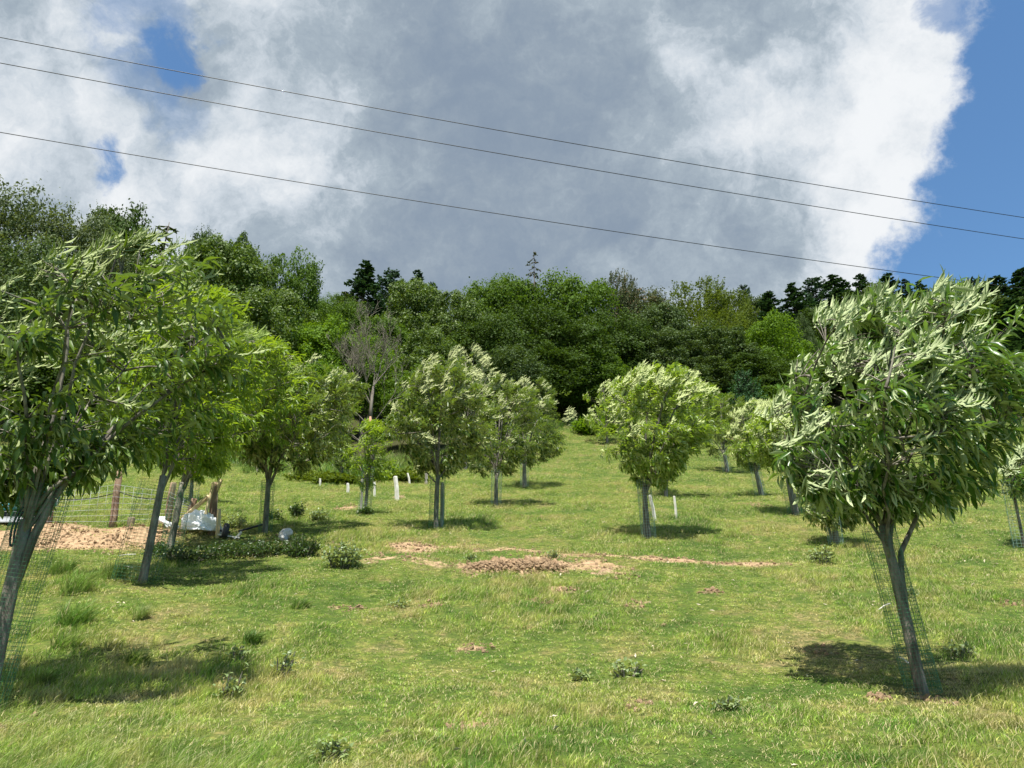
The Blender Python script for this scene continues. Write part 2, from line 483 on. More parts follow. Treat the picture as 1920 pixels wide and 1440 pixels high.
M['net_pale'] = plain_mat('faded_plastic_net', (0.22, 0.36, 0.28), (0.30, 0.42, 0.34), 0.5, 8, 0.5)
M['post_brown'] = bark_mat('split_post_wood', (0.16, 0.10, 0.07), (0.34, 0.24, 0.16), 12)
M['post_pale'] = bark_mat('fresh_sawn_wood', (0.48, 0.38, 0.20), (0.66, 0.54, 0.31), 10, 0.15)
M['post_white'] = plain_mat('bleached_stake', (0.55, 0.52, 0.44), (0.72, 0.70, 0.63), 0.7, 5)
M['post_grey'] = bark_mat('weathered_stake', (0.20, 0.18, 0.15), (0.42, 0.39, 0.34), 10)
M['wire'] = plain_mat('galvanised_wire', (0.42, 0.44, 0.45), None, 0.4, 5, 0.6)
M['cable'] = plain_mat('black_cable', (0.028, 0.028, 0.032), None, 0.5, 5)
M['rubber'] = plain_mat('black_rubber', (0.022, 0.022, 0.024), (0.045, 0.045, 0.048), 0.6, 20, 0.4, 0.2)
M['tarp'] = plain_mat('white_sack', (0.90, 0.91, 0.93), (0.80, 0.82, 0.85), 0.55, 3, 0.4)
M['stone'] = plain_mat('grey_stone', (0.42, 0.41, 0.38), (0.60, 0.59, 0.56), 0.9, 6, 0.2, 0.6)
M['soil'] = plain_mat('dug_soil', (0.19, 0.12, 0.07), (0.42, 0.30, 0.18), 0.95, 9, 0.1, 0.8)
M['dung'] = plain_mat('dry_crumbly_soil', (0.19, 0.125, 0.08), (0.36, 0.26, 0.16), 0.95, 22, 0.1, 0.8)
M['teal'] = plain_mat('turquoise_paint', (0.02, 0.26, 0.34), (0.03, 0.33, 0.42), 0.3, 3, 0.5)
M['steel'] = plain_mat('light_grey_metal', (0.45, 0.46, 0.48), (0.32, 0.33, 0.35), 0.4, 6, 0.5)
M['litter'] = plain_mat('bleached_dead_leaf', (0.55, 0.50, 0.38), (0.36, 0.29, 0.18), 0.8, 3)

# ------------------------------------------------------------------ where soil shows
SOIL = []                                  # (x, y, rx, ry, strength)
def soil_px(px, py, w, h, s=1.0):
    p = hit(px, py); a = hit(px, py + h / 2); b = hit(px, py - h / 2)
    depth = p.y * CP + (p.z - EYE) * SP
    SOIL.append((p.x, p.y, w / 2 / F * depth, max(0.05, abs(b.y - a.y) / 2), s))
for a in ((60, 1000, 230, 40, 1.0), (190, 1003, 240, 34, 1.0), (110, 1022, 220, 22, .9), (20, 1030, 120, 40, .9), (290, 1002, 110, 40, 1.0), (240, 1018, 120, 18, .8),
          (765, 1032, 120, 26, .95), (700, 1050, 120, 20, .55), (800, 1052, 100, 18, .55), (840, 1026, 160, 8, .7), (960, 1030, 200, 9, .7), (1060, 1040, 150, 9, .8), (1110, 1062, 120, 26, .8), (1180, 1046, 170, 8, .8),
          (1290, 1051, 170, 9, .9), (1400, 1056, 150, 8, .8), (960, 1062, 220, 42, .9), (1165, 1072, 60, 22, .6), (640, 1020, 60, 18, .6), (1060, 1108, 50, 14, .75), (1010, 1125, 46, 12, .7),
          (812, 1134, 46, 12, .7), (655, 1141, 60, 10, .6), (1333, 1110, 40, 10, .7), (895, 1215, 60, 18, .65), (1190, 1135, 36, 16, .5), (1195, 1320, 50, 26, .5), (870, 1358, 110, 28, .6),
          (1652, 1308, 34, 12, .7), (1762, 1316, 44, 12, .7), (1895, 1130, 60, 16, .5), (645, 955, 40, 10, .7), (980, 970, 70, 8, .45), (1410, 945, 60, 8, .5), (520, 1020, 120, 30, .55), (30, 1360, 70, 40, .5), (1540, 1220, 60, 20, .3), (1300, 1180, 120, 30, .25)):
    soil_px(*a)
def soil_mask(x, y):
    x = np.asarray(x, float); y = np.asarray(y, float)
    wx = x + 0.35 * fbm(x / 0.4, y / 0.4, 51, 2); wy = y + 0.25 * fbm(x / 0.6, y / 0.6, 61, 2)
    f = np.zeros_like(x)
    for (cx, cy, rx, ry, s) in SOIL:
        d = ((wx - cx) / (rx * 0.85 + .05))**2 + ((wy - cy) / (ry * 0.75 + .05))**2
        f = np.maximum(f, s * np.clip(1.5 - d, 0, 1))
    return f

def edge_depth(px):
    """distance at which the wood begins, by direction"""
    return np.interp(px, [-400, 0, 400, 560, 650, 850, 980, 1070, 1150, 1300, 1500, 1920, 2400], [50, 50, 44, 40, 38, 43, 53, 62, 63, 62, 60, 56, 54])
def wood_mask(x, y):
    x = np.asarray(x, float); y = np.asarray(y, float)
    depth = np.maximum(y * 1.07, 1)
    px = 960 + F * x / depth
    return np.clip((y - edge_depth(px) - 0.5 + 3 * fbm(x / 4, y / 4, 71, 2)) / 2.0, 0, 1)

# ------------------------------------------------------------------ terrain sheet
def steps(a, b, d0, g):
    out = [a]; d = d0
    while out[-1] < b:
        out.append(out[-1] + d); d *= g
    return out
ys = [-400, -250, -150, -90, -50, -25, -12, -6, -2, 0, 1.2, 2.2, 3.0] + steps(3.2, 600, 0.11, 1.0135)
ys = np.array([y for y in ys if y < 640] + [690.0])
us = np.concatenate([-np.array(steps(0, 60, 0.012, 1.028))[1:][::-1], [0], np.array(steps(0, 60, 0.012, 1.028))[1:]])
# the sheet fans out with distance so that near ground is fine and far ground reaches the horizon
YY, UU = np.meshgrid(ys, us, indexing='ij')
spread = 3.0 + np.abs(YY) * 1.0
XX = UU * spread
XX = np.clip(XX, -900, 900)
ZZ = H(XX, YY)
ny, nx = YY.shape
idx = np.arange(ny * nx).reshape(ny, nx)
q = np.stack([idx[:-1, :-1], idx[:-1, 1:], idx[1:, 1:], idx[1:, :-1]], -1).reshape(-1, 4)
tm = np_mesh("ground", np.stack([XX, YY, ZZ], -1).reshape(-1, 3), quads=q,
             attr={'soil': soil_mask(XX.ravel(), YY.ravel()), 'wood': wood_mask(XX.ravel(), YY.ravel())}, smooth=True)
tag(link("ground", tm, M['ground']), "sloping meadow ground rising towards the wood", kind='structure')

# ------------------------------------------------------------------ grass (one mass nobody could count)
def blade_clump(seed, n, radius, h0, h1, width, bend, windx, seg=3, heads=0.0):
    r = np.random.default_rng(seed)
    V = []; Q = []; T = []; tone = []
    for i in range(n):
        a = r.uniform(0, 2 * math.pi); rr = radius * math.sqrt(r.uniform())
        bx, by = rr * math.cos(a), rr * math.sin(a)
        h = r.uniform(h0, h1); yaw = r.uniform(0, 2 * math.pi)
        bd = r.uniform(0.3, 1.0) * bend * h
        lx = math.cos(yaw) * bd + windx * h; ly = math.sin(yaw) * bd
        ln = math.hypot(lx, ly) + 1e-6
        pa = r.uniform(0, math.pi)
        wx, wy = math.cos(pa) * width / 2, math.sin(pa) * width / 2
        tn = r.uniform(); base = len(V)
        for s in range(seg):
            t = s / seg; k = t * t
            wdt = 1 - 0.55 * t
            cx, cy, cz = bx + lx * k, by + ly * k, h * (t - 0.25 * k * min(1, ln / h))
            V.append((cx - wx * wdt, cy - wy * wdt, cz)); V.append((cx + wx * wdt, cy + wy * wdt, cz))
        V.append((bx + lx, by + ly, h * (1 - 0.25 * min(1, ln / h))))
        for s in range(seg - 1):
            b = base + 2 * s
            Q.append((b, b + 1, b + 3, b + 2))
        b = base + 2 * (seg - 1)
        T.append((b, b + 1, b + 2))
        tone += [tn] * (2 * seg + 1)
        if r.uniform() < heads:                      # a feathery seed head
            tx, ty, tz = V[b + 2]
            for k in range(5):
                b2 = len(V); o = r.normal(0, 0.008, 3)
                V += [(tx - 0.02 * k * windx * 2 + o[0], ty + o[1], tz - 0.012 * k + 0.006),
                      (tx + 0.018 - 0.02 * k * windx * 2, ty + 0.006, tz - 0.012 * k), (tx - 0.02 * k * windx * 2, ty - 0.006, tz - 0.012 * k - 0.014)]
                T.append((b2, b2 + 1, b2 + 2)); tone += [0.99] * 3
    return np_mesh("grass_clump", np.array(V), np.array(T), np.array(Q), {'tone': np.array(tone)})

def clump_collection(name, specs, mat):
    c = bpy.data.collections.new(name)
    for i, s in enumerate(specs):
        me = blade_clump(*s[0], **s[1]); me.materials.append(mat)
        c.objects.link(bpy.data.objects.new("%s_%02d" % (name, i), me))
    return c

def scatter(name, pts, rot, scl, pick, coll, label):
    me = bpy.data.meshes.new(name)
    me.vertices.add(len(pts)); me.vertices.foreach_set('co', np.asarray(pts, np.float32).ravel())
    for k, a, ty, key in (('rot', rot, 'FLOAT_VECTOR', 'vector'), ('scl', scl, 'FLOAT_VECTOR', 'vector'), ('pick', pick, 'INT', 'value')):
        at = me.attributes.new(k, ty, 'POINT'); at.data.foreach_set(key, np.asarray(a, np.int32 if ty == 'INT' else np.float32).ravel())
    o = bpy.data.objects.new(name, me); COL.objects.link(o)
    ng = bpy.data.node_groups.new(name + "_nodes", 'GeometryNodeTree')
    ng.interface.new_socket('Geometry', in_out='INPUT', socket_type='NodeSocketGeometry')
    ng.interface.new_socket('Geometry', in_out='OUTPUT', socket_type='NodeSocketGeometry')
    gi = ng.nodes.new('NodeGroupInput'); go = ng.nodes.new('NodeGroupOutput')
    ip = ng.nodes.new('GeometryNodeInstanceOnPoints')
    ci = ng.nodes.new('GeometryNodeCollectionInfo'); ci.inputs[0].default_value = coll
    ci.inputs['Separate Children'].default_value = True; ci.inputs['Reset Children'].default_value = True
    def attr(n, ty):
        a = ng.nodes.new('GeometryNodeInputNamedAttribute'); a.data_type = ty; a.inputs[0].default_value = n
        return [s for s in a.outputs if s.enabled and s.name == 'Attribute'][0]
    L = ng.links.new
    L(gi.outputs[0], ip.inputs['Points']); L(ci.outputs[0], ip.inputs['Instance'])
    ip.inputs['Pick Instance'].default_value = True
    L(attr('pick', 'INT'), ip.inputs['Instance Index'])
    e2r = ng.nodes.new('FunctionNodeEulerToRotation'); L(attr('rot', 'FLOAT_VECTOR'), e2r.inputs[0])
    L(e2r.outputs[0], ip.inputs['Rotation']); L(attr('scl', 'FLOAT_VECTOR'), ip.inputs['Scale'])
    L(ip.outputs[0], go.inputs[0])
    md = o.modifiers.new('scatter', 'NODES'); md.node_group = ng
    tag(o, label, None, None, 'stuff')
    return o

def fan_points(y0, y1, dens, margin=1.5, k=0.80):
    """even scatter over the wedge of ground in front of the viewer"""
    area = (k * (y1**2 - y0**2) + 2 * margin * (y1 - y0))
    n = int(area * dens)
    y = np.sqrt(R.uniform(y0**2, y1**2, n * 2)); x = R.uniform(-1, 1, n * 2) * (k * y1 + margin)
    ok = np.abs(x) < k * y + margin
    return x[ok][:n], y[ok][:n]

short_specs = [((100 + i, 44, 0.13, 0.025, 0.065, 0.0055, 0.9, 0.20), {}) for i in range(5)] + [((120 + i, 34, 0.12, 0.045, 0.11, 0.0055, 0.9, 0.30), {}) for i in range(4)]
c_short = clump_collection("short_grass", short_specs, M['grass'])
P_, Rt, Sc, Pk = [], [], [], []
for (y0, y1, dens, s, hs) in ((3.3, 7, 165, 0.85, 0.66), (7, 12, 125, 1.0, 0.72), (12, 20, 70, 1.3, 0.90), (20, 34, 32, 1.9, 1.05), (34, 66, 11, 3.1, 1.2)):
    x, y = fan_points(y0, y1, dens)
    sm = soil_mask(x, y); wm = wood_mask(x, y)
    keep = (R.uniform(size=len(x)) > np.clip(sm * 1.1 - 0.15, 0, 0.86)) & (wm < 0.6)
    x, y = x[keep], y[keep]; n = len(x)
    z = H(x, y)
    lush = fbm(x / 1.1, y / 1.1, 81, 3)
    hh = hs * (0.85 + 1.5 * lush) * R.uniform(0.7, 1.3, n)
    hh = np.clip(hh, 0.4 * hs, 2.2 * hs)
    P_.append(np.stack([x, y, z - 0.006 * s], -1))
    Rt.append(np.stack([R.normal(0, .08, n), R.normal(0.05, .08, n), R.uniform(-0.6, 0.6, n)], -1))
    sx = s * R.uniform(.85, 1.25, n)
    Sc.append(np.stack([sx, sx, hh], -1))
    Pk.append(np.where(lush > 0.12, R.integers(5, 9, n), R.integers(0, 5, n)))
scatter("meadow_grass", np.concatenate(P_), np.concatenate(Rt), np.concatenate(Sc), np.concatenate(Pk), c_short, "short mixed green and yellowing grass covering the meadow")

# longer clumps standing proud of the sward
tall_specs = [((200 + i, 46, 0.09, 0.10, 0.22, 0.006, 0.75, 0.35), {'seg': 4}) for i in range(5)]
c_tall = clump_collection("tall_grass", tall_specs, M['rough'])
P_, Rt, Sc, Pk = [], [], [], []
for (y0, y1, dens, s) in ((3.4, 12, 30, 0.40), (12, 26, 7.0, 0.62), (26, 60, 1.6, 1.0)):
    x, y = fan_points(y0, y1, dens)
    k = fbm(x / 0.8, y / 0.8, 91, 3) + 0.08 * (x < -3)
    keep = (k > 0.30) & (soil_mask(x, y) < 0.4) & (wood_mask(x, y) < 0.8)
    x, y = x[keep], y[keep]; n = len(x)
    P_.append(np.stack([x, y, H(x, y) - 0.01], -1)); Rt.append(np.stack([R.normal(0, .1, n), R.normal(0.1, .1, n), R.uniform(-.6, .6, n)], -1))
    ss = s * R.uniform(.5, 1.05, n); Sc.append(np.stack([ss, ss, ss * R.uniform(.7, 1.1, n)], -1)); Pk.append(R.integers(0, 5, n))
# fringe of rank growth where meadow meets wood
pxs = R.uniform(-300, 2300, 2600); dd = edge_depth(pxs) + R.normal(0, 1.6, 2600) - 0.5
x = (pxs - 960) / F * dd * 1.07; y = dd; n = len(x)
P_.append(np.stack([x, y, H(x, y)], -1)); Rt.append(np.stack([R.normal(0, .1, n), R.normal(0.1, .1, n), R.uniform(-3, 3, n)], -1))
ss = R.uniform(2.2, 5.0, n); Sc.append(np.stack([ss, ss, ss * R.uniform(.6, 1.1, n)], -1)); Pk.append(R.integers(0, 5, n))
scatter("rank_grass", np.concatenate(P_), np.concatenate(Rt), np.concatenate(Sc), np.concatenate(Pk), c_tall, "longer darker tufts of rank grass standing out of the sward")

# pale wind-combed seeding grass in the near left corner
seed_specs = [((300 + i, 22, 0.13, 0.08, 0.26, 0.0045, 0.7, 0.5), {'seg': 5, 'heads': 0.0}) for i in range(5)]
c_seed = clump_collection("seeding_grass", seed_specs, M['pale_grass'])
n = 640
px = R.uniform(-120, 700, n); py = 1250 + (R.uniform(0, 1, n)**0.7) * 230
okk = (py > 1290 + 0.2 * np.clip(px, 0, 900) + 60 * fbm(px / 90, py / 60, 5, 2))
px, py = px[okk], py[okk]
hp = np.array([hit(a, b) for a, b in zip(px[:700], py[:700])])
n = len(hp)
scatter("seeding_grass", hp, np.stack([R.normal(0, .1, n), R.normal(0.05, .1, n), R.uniform(-.5, .5, n)], -1), np.repeat((0.6 * R.uniform(.5, 1.1, n))[:, None], 3, 1), R.integers(0, 5, n), c_seed,
        "long pale seeding grass bent over by wind in the near corner")

# bleached fallen leaves
def litter_clump(seed):
    r = np.random.default_rng(seed); V = []; T = []
    for k in range(1):
        l, w = r.uniform(.05, .10), r.uniform(.015, .03); b = len(V)
        z = r.uniform(.02, .05)
        V += [(-l/2, 0, z), (0, -w/2, z + .012), (l/2, 0, z + r.uniform(0, .03)), (0, w/2, z + .016), (0, 0, z - 0.002)]
        T += [(b, b+1, b+4), (b+1, b+2, b+4), (b+2, b+3, b+4), (b+3, b, b+4)]
    return np_mesh("dead_leaf", np.array(V), np.array(T))
c_lit = bpy.data.collections.new("dead_leaves")
for i in range(5):
    me = litter_clump(i); me.materials.append(M['litter']); c_lit.objects.link(bpy.data.objects.new("dead_leaf_%d" % i, me))
x, y = fan_points(3.6, 20, 4.5); n = len(x)
scatter("fallen_leaves", np.stack([x, y, H(x, y)], -1), np.stack([R.normal(0, .4, n), R.normal(0, .4, n), R.uniform(0, 6.28, n)], -1), np.repeat(R.uniform(.4, 1.0, n)[:, None], 3, 1), R.integers(0, 5, n), c_lit,
        "bleached fallen leaves scattered through the grass")

# clods on the bare soil
def clod_mesh(seed, name="clod", flat=0.7):
    import bmesh
    r = np.random.default_rng(seed)
    bm = bmesh.new(); bmesh.ops.create_icosphere(bm, subdivisions=2, radius=0.5)
    off = r.uniform(0, 50, 3)
    for v in bm.verts:
        k = 1 + 0.9 * float(fbm(v.co.x * 2 + off[0], v.co.y * 2 + v.co.z * 3 + off[1], seed, 2))
        v.co = Vector((v.co.x * k, v.co.y * k, v.co.z * k * flat))
    me = bpy.data.meshes.new(name); bm.to_mesh(me); bm.free()
    return me
c_clod = bpy.data.collections.new("soil_clods")
for i in range(6):
    me = clod_mesh(i); me.materials.append(M['soil']); c_clod.objects.link(bpy.data.objects.new("clod_%d" % i, me))
x = []; y = []
for (cx, cy, rx, ry, s) in SOIL:
    k = int(min(520, 60 + rx * ry * 260) * s)
    a = R.uniform(0, 6.28, k); q_ = np.sqrt(R.uniform(0, 1, k)) * 1.15
    x.append(cx + rx * q_ * np.cos(a)); y.append(cy + ry * q_ * np.sin(a))
x = np.concatenate(x); y = np.concatenate(y); n = len(x)
sz = 0.010 + 0.045 * R.uniform(0, 1, n)**4 + 0.0009 * y
scatter("soil_crumbs", np.stack([x, y, H(x, y) + sz * .1], -1), R.uniform(0, 6.28, (n, 3)), np.repeat(sz[:, None], 3, 1), R.integers(0, 6, n), c_clod,
        "crumbs and clods of dry soil on the bare patches")

# ------------------------------------------------------------------ leaves and crowns
def leaf_variant(curl, twist, fold, wid, hi=True):
    """unit leaf along +X, upper face +Z"""
    st = ((0.0, 0.0), (0.22, 0.75), (0.55, 1.0), (0.82, 0.55), (1.0, 0.0)) if hi else ((0.0, 0.0), (0.5, 1.0), (1.0, 0.0))
    V = []; T = []; Q = []; rows = []
    for t, w in st:
        zc = -curl * t * t; xc = t - 0.25 * abs(curl) * t * t
        a = twist * t; w *= wid / 2
        if w == 0: rows.append([len(V)]); V.append((xc, 0, zc))
        else:
            b = len(V); rows.append([b, b + 1, b + 2])
            V.append((xc, -w * math.cos(a), zc - w * math.sin(a) + fold * w)); V.append((xc, 0, zc)); V.append((xc, w * math.cos(a), zc + w * math.sin(a) + fold * w))
    for r0, r1 in zip(rows[:-1], rows[1:]):
        if len(r0) == 1: T += [(r0[0], r1[0], r1[1])[::1], (r0[0], r1[1], r1[2])]
        elif len(r1) == 1: T += [(r0[0], r1[0], r0[1]), (r0[1], r1[0], r0[2])]
        else: Q += [(r0[0], r1[0], r1[1], r0[1]), (r0[1], r1[1], r1[2], r0[2])]
    V = np.array(V, float)
    T = np.array(T); Q = np.array(Q).reshape(-1, 4).astype(int)
    # consistent winding: upper face must look to +Z
    def fix(Fs):
        out = []
        for f in Fs:
            n = np.cross(V[f[1]] - V[f[0]], V[f[2]] - V[f[0]])
            out.append(f if n[2] >= 0 else f[::-1])
        return np.array(out) if len(out) else np.zeros((0, 4), int)
    return V, fix(T), fix(Q)
LV_HI = [leaf_variant(c, t, f, w) for c, t, f, w in ((.10, .3, .5, .25), (.45, -.4, .6, .27), (.70, .5, .4, .26), (-.15, -.3, .7, .24), (.95, .2, .5, .27), (.35, .9, .9, .24))]
LV_LO = [leaf_variant(c, t, f, w, False) for c, t, f, w in ((.10, .3, .5, .34), (.4, -.4, .6, .36), (-.15, -.3, .7, .33))]

def bake_leaves(name, variants, pos, dirs, nrm, size, tone, wsc=None):
    """joins oriented leaves into one mesh"""
    dirs = dirs / (np.linalg.norm(dirs, axis=1, keepdims=True) + 1e-9)
    side_ = np.cross(nrm, dirs); side_ /= (np.linalg.norm(side_, axis=1, keepdims=True) + 1e-9)
    up = np.cross(dirs, side_)
    n = len(pos); var = np.arange(n) % len(variants)
    V, T, Q, TN = [], [], [], []; base = 0
    for k, (v, t, q) in enumerate(variants):
        s = np.where(var == k)[0]
        if len(s) == 0: continue
        Mx = np.stack([dirs[s], side_[s] * (1.0 if wsc is None else wsc[s, None]), up[s]], 2)   # columns
        vv = np.einsum('nij,vj->nvi', Mx, v) * size[s, None, None] + pos[s, None, :]
        offs = base + (np.arange(len(s)) * len(v))[:, None, None]
        V.append(vv.reshape(-1, 3)); T.append((t[None] + offs).reshape(-1, 3))
        if len(q): Q.append((q[None] + offs).reshape(-1, 4))
        TN.append(np.repeat(tone[s], len(v))); base += len(s) * len(v)
    return np_mesh(name, np.concatenate(V), np.concatenate(T), np.concatenate(Q) if Q else None, {'tone': np.concatenate(TN)}, smooth=True)

LEAF_MESH = {}
def leaf_meshes(mat):
    if mat.name not in LEAF_MESH:
        out = []
        for v, t, q in LV_HI:
            me = np_mesh("leaf", v, t, q, {'tone': np.zeros(len(v))}, smooth=True); me.materials.append(mat); out.append(me)
        LEAF_MESH[mat.name] = out
    return LEAF_MESH[mat.name]

WIND = np.array([1.0, 0.15, 0.12])

def curve3(a, b, c, n):
    return [a * (1 - t)**2 + b * 2 * t * (1 - t) + c * t * t for t in [i / (n - 1) for i in range(n)]]

def orchard_tree(spec):
    """a young chestnut: trunk with a fork, limbs, twigs, shoots carrying long leaves blown over by the wind"""
    (name, bpx, bpy_, tpx, tpy, box, nsh, leafsize, matk, hi, nobj, label, kw) = spec
    r = np.random.default_rng(int(bpx * 7 + bpy_ * 3 + 5000))
    base = hit(bpx, bpy_)
    Y = base.y + kw.get('dy', 0)
    fork = at_depth(tpx, tpy, Y)
    x0, y0, x1, y1 = box
    cxp = (x0 + x1) / 2
    top = at_depth(cxp, y0, Y).z; bot = at_depth(cxp, y1, Y).z
    ym = y0 * 0.5 + y1 * 0.5
    lft = at_depth(x0, ym, Y).x; rgt = at_depth(x1, ym, Y).x
    cx = (lft + rgt) / 2; rx = (rgt - lft) / 2; ry = min(rx * 0.92, kw.get('maxry', 9)); hgt = top - bot
    root = empty(name, base, label, 'tree', kw.get('group', 'young chestnut trees planted across the meadow'))
    # envelope
    th0 = r.uniform(0, 6.28); lob = r.uniform(0.10, 0.17)
    def radius(t, a):
        prof = np.interp(t, [0, .06, .18, .35, .55, .75, .9, 1.0], kw.get('prof', [.22, .48, .80, .97, 1.0, .88, .62, .25]))
        return prof * (1 + lob * np.sin(3 * a + th0 + 5 * t) + lob * 0.8 * np.sin(5 * a - th0 * 2 + 9 * t))
    ins = leafsize * kw.get('inset', 0.45)
    bot += leafsize * kw.get('lift', 0.5)
    rx = max(rx - ins, rx * .55); ry = max(ry - ins, ry * .55); top -= ins; hgt = top - bot; cx -= ins * 0.25
    n = nsh
    ncl = max(12, n // 5)
    tc_ = r.beta(1.12, 1.12, ncl); ac_ = r.uniform(0, 2 * math.pi, ncl); qc_ = r.uniform(0, 1, ncl) ** kw.get('qe', 0.42); flip_c = r.uniform(0, 1, ncl)
    ci_ = r.integers(0, ncl, n); sg = leafsize * 0.55
    t = np.clip(tc_[ci_] + r.normal(0, sg / hgt, n), 0, 1); a = ac_[ci_] + r.normal(0, sg / rx, n); q = np.clip(qc_[ci_] + r.normal(0, sg / rx * .7, n), 0, 1.06)
    q *= kw.get('fill', 1.0)
    rad = radius(t, a) * q
    # clumpiness: drop shoots in gaps
    gap = fbm(a * 1.9 + 3 * t, t * 5.5, int(bpx) + 3, 2)
    keep = gap > kw.get('gap', -0.34)
    t, a, rad = t[keep], a[keep], rad[keep]; n = len(t); ci_ = ci_[keep]
    skew = fork.x + (cx - fork.x) * np.clip(t * 2.2, 0.25, 1) + kw.get('topshift', 0) * (t - .45)
    P = np.stack([skew + rx * rad * np.cos(a), base.y + ry * rad * np.sin(a), bot + hgt * t], 1)
    # limbs
    B = MB(); bs = Vector((base.x, base.y, base.z - 0.15))
    r0 = kw.get('r0', 0.065) ; fr = r0 * 0.78
    midp = bs.lerp(fork, 0.5) + Vector((r.normal(0, .02), 0, 0)) + Vector(kw.get('bow', (0, 0, 0)))
    tp = curve3(bs, midp, fork, 7)
    B.tube([p - base for p in tp], [r0 * 1.35] + [r0 * (1 - 0.22 * i / 6) for i in range(1, 7)], 9)
    LM = MB(); limbs = []
    if 'stem2' in kw:
        s2 = [at_depth(px, py, Y + 0.02 * k) for k, (px, py) in enumerate(kw['stem2'])]
        B.tube([p - base for p in s2], [r0 * (.62 - .08 * k) for k in range(len(s2))], 7)
        limbs += s2[2:]
    nl = kw.get('limbs', 7)
    order = np.argsort(a); ends = []
    hubs = [Vector(P[i]) for i in r.choice(n, nl, replace=False)]
    leader = Vector((cx, base.y, bot + hgt * 0.86)); hubs.append(leader)
    if hi: fr *= .62
    for k, h in enumerate(hubs):
        st = fork if k % 3 else fork.lerp(bs, 0.10 + 0.12 * r.uniform())
        v = h - st
        c = st + Vector((v.x * 0.30, v.y * 0.30, max(v.z * 0.55, abs(v.x) * 0.25)))
        pts = curve3(st, c, h, 8)
        rr = fr * r.uniform(0.42, 0.62)
        if h is leader: rr = fr * 0.75
        pts = [p + Vector(r.normal(0, 0.015 * rx, 3)) * (0 if i in (0,) else 1) for i, p in enumerate(pts)]
        rads = [rr * (1 - 0.8 * i / 7) + 0.004 for i in range(8)]
        LM.tube([p - base for p in pts], rads, 6 if hi else 5)
        limbs += pts[1:]
    # second order: from limbs to region centres
    L = np.array([tuple(p) for p in limbs])
    nb = max(10, n // 14)
    for i in r.choice(n, nb, replace=False):
        p = P[i]; d = np.linalg.norm((L - p) * np.array([1, 1, 1.3]), axis=1) + np.where(L[:, 2] > p[2] + 0.1, 1.0, 0)
        s = Vector(L[np.argmin(d)]); e = Vector(p); v = e - s
        c = s + v * 0.5 + Vector((0, 0, -0.10 * v.length)) if r.uniform() < 0.5 else s + v * 0.5 + Vector((0, 0, 0.15 * v.length))
        pts = curve3(s, c, e, 5)
        LM.tube([q_ - base for q_ in pts], [0.013, 0.011, 0.009, 0.007, 0.005], 4, cap=False)
        L = np.concatenate([L, np.array([tuple(p_) for p_ in pts[1:]])])
    # twigs and leaves
    pos, dr, nm, sz, tn, ws = [], [], [], [], [], []
    cen = np.array([cx, base.y, bot + hgt * 0.42])
    sl = kw.get('shoot', 1.7) * leafsize
    per = kw.get('per', 14)
    wind = WIND * kw.get('wind', 1.0)
    flipk = kw.get('flip', 0.5)
    for i in range(n):
        p = P[i]
        d = np.linalg.norm(L - p, axis=1) + np.where(L[:, 2] > p[2], 0.4, 0); j = int(np.argmin(d)); s = L[j]
        if hi or i % 2 == 0:
            v = p - s
            mpt = s + v * 0.5 + np.array([0, 0, 0.06 * np.linalg.norm(v)])
            LM.tube([Vector(s) - base, Vector(mpt) - base, Vector(p) - base], [0.006, 0.005, 0.0035], 3, cap=False)
        out = (p - cen) / np.array([rx, ry, hgt * 0.5]); ol = np.linalg.norm(out) + 1e-6; outn = out / ol
        expo = min(1.0, ol)                                # 0 inside .. 1 at the surface
        hfrac = (p[2] - bot) / hgt
        ax = outn * 0.55 + np.array([0, 0, 0.55 * hfrac - 0.15]) + wind * (0.20 + 0.40 * expo) + r.normal(0, 0.32, 3)
        ax /= np.linalg.norm(ax)
        bend = wind * 0.5 + np.array([0, 0, -0.35 + 0.25 * hfrac])
        # how strongly this shoot is turned inside out, showing the pale side
        exposed = np.clip(0.15 + 0.9 * hfrac - 0.15 * outn[0] - 0.10 * outn[1], 0, 1) * expo
        flipped = flip_c[ci_[i]] * 0.8 + 0.2 * r.uniform() < flipk * exposed * 1.15
        shade_tone = r.uniform()
        m_ = int(per * r.uniform(0.7, 1.3))
        for k in range(m_):
            u = (k + 0.5) / m_
            q_ = p + ax * sl * (u - 0.35) + bend * sl * 0.45 * max(0, u - 0.2)**2
            ang = k * 2.4 + r.uniform(-.4, .4)
            o1 = np.cross(ax, (0, 0, 1.0)); o1 /= (np.linalg.norm(o1) + 1e-6); o2 = np.cross(ax, o1)
            sd = o1 * math.cos(ang) + o2 * math.sin(ang)
            if flipped:
                ld = sd * (0.50 - 0.25 * u) + ax * 0.45 + wind * (0.55 + 0.25 * expo) + np.array([0, 0, 0.0 + 0.15 * hfrac]) + r.normal(0, .20, 3)
            else:
                ld = sd * (1.0 - 0.35 * u) + ax * (0.25 + 0.5 * u) + wind * (0.15 + 0.25 * expo) + np.array([0, 0, -0.50 + 0.40 * hfrac]) + r.normal(0, .20, 3)
            ld /= np.linalg.norm(ld)
            up = np.array([0, 0, 1.0]) + sd * 0.25 + r.normal(0, .30, 3)
            if flipped:
                up = np.array([0.25, 0.75, -0.75]) + r.normal(0, .26, 3)
            pos.append(q_); dr.append(ld); nm.append(up); sz.append(leafsize * r.uniform(.50, 1.20) * (1.0 if u < .85 else .75)); tn.append((shade_tone * 0.55 + r.uniform() * 0.45)); ws.append(0.62 if flipped else 1.0)
    ws = np.array(ws); pos = np.array(pos) - np.array(base); dr = np.array(dr); nm = np.array(nm); sz = np.array(sz); tn = np.array(tn)
    B.build("trunk", M['bark_young'], root)
    LM.build("branches", M['bark_young'], root)
    mat = M[matk]
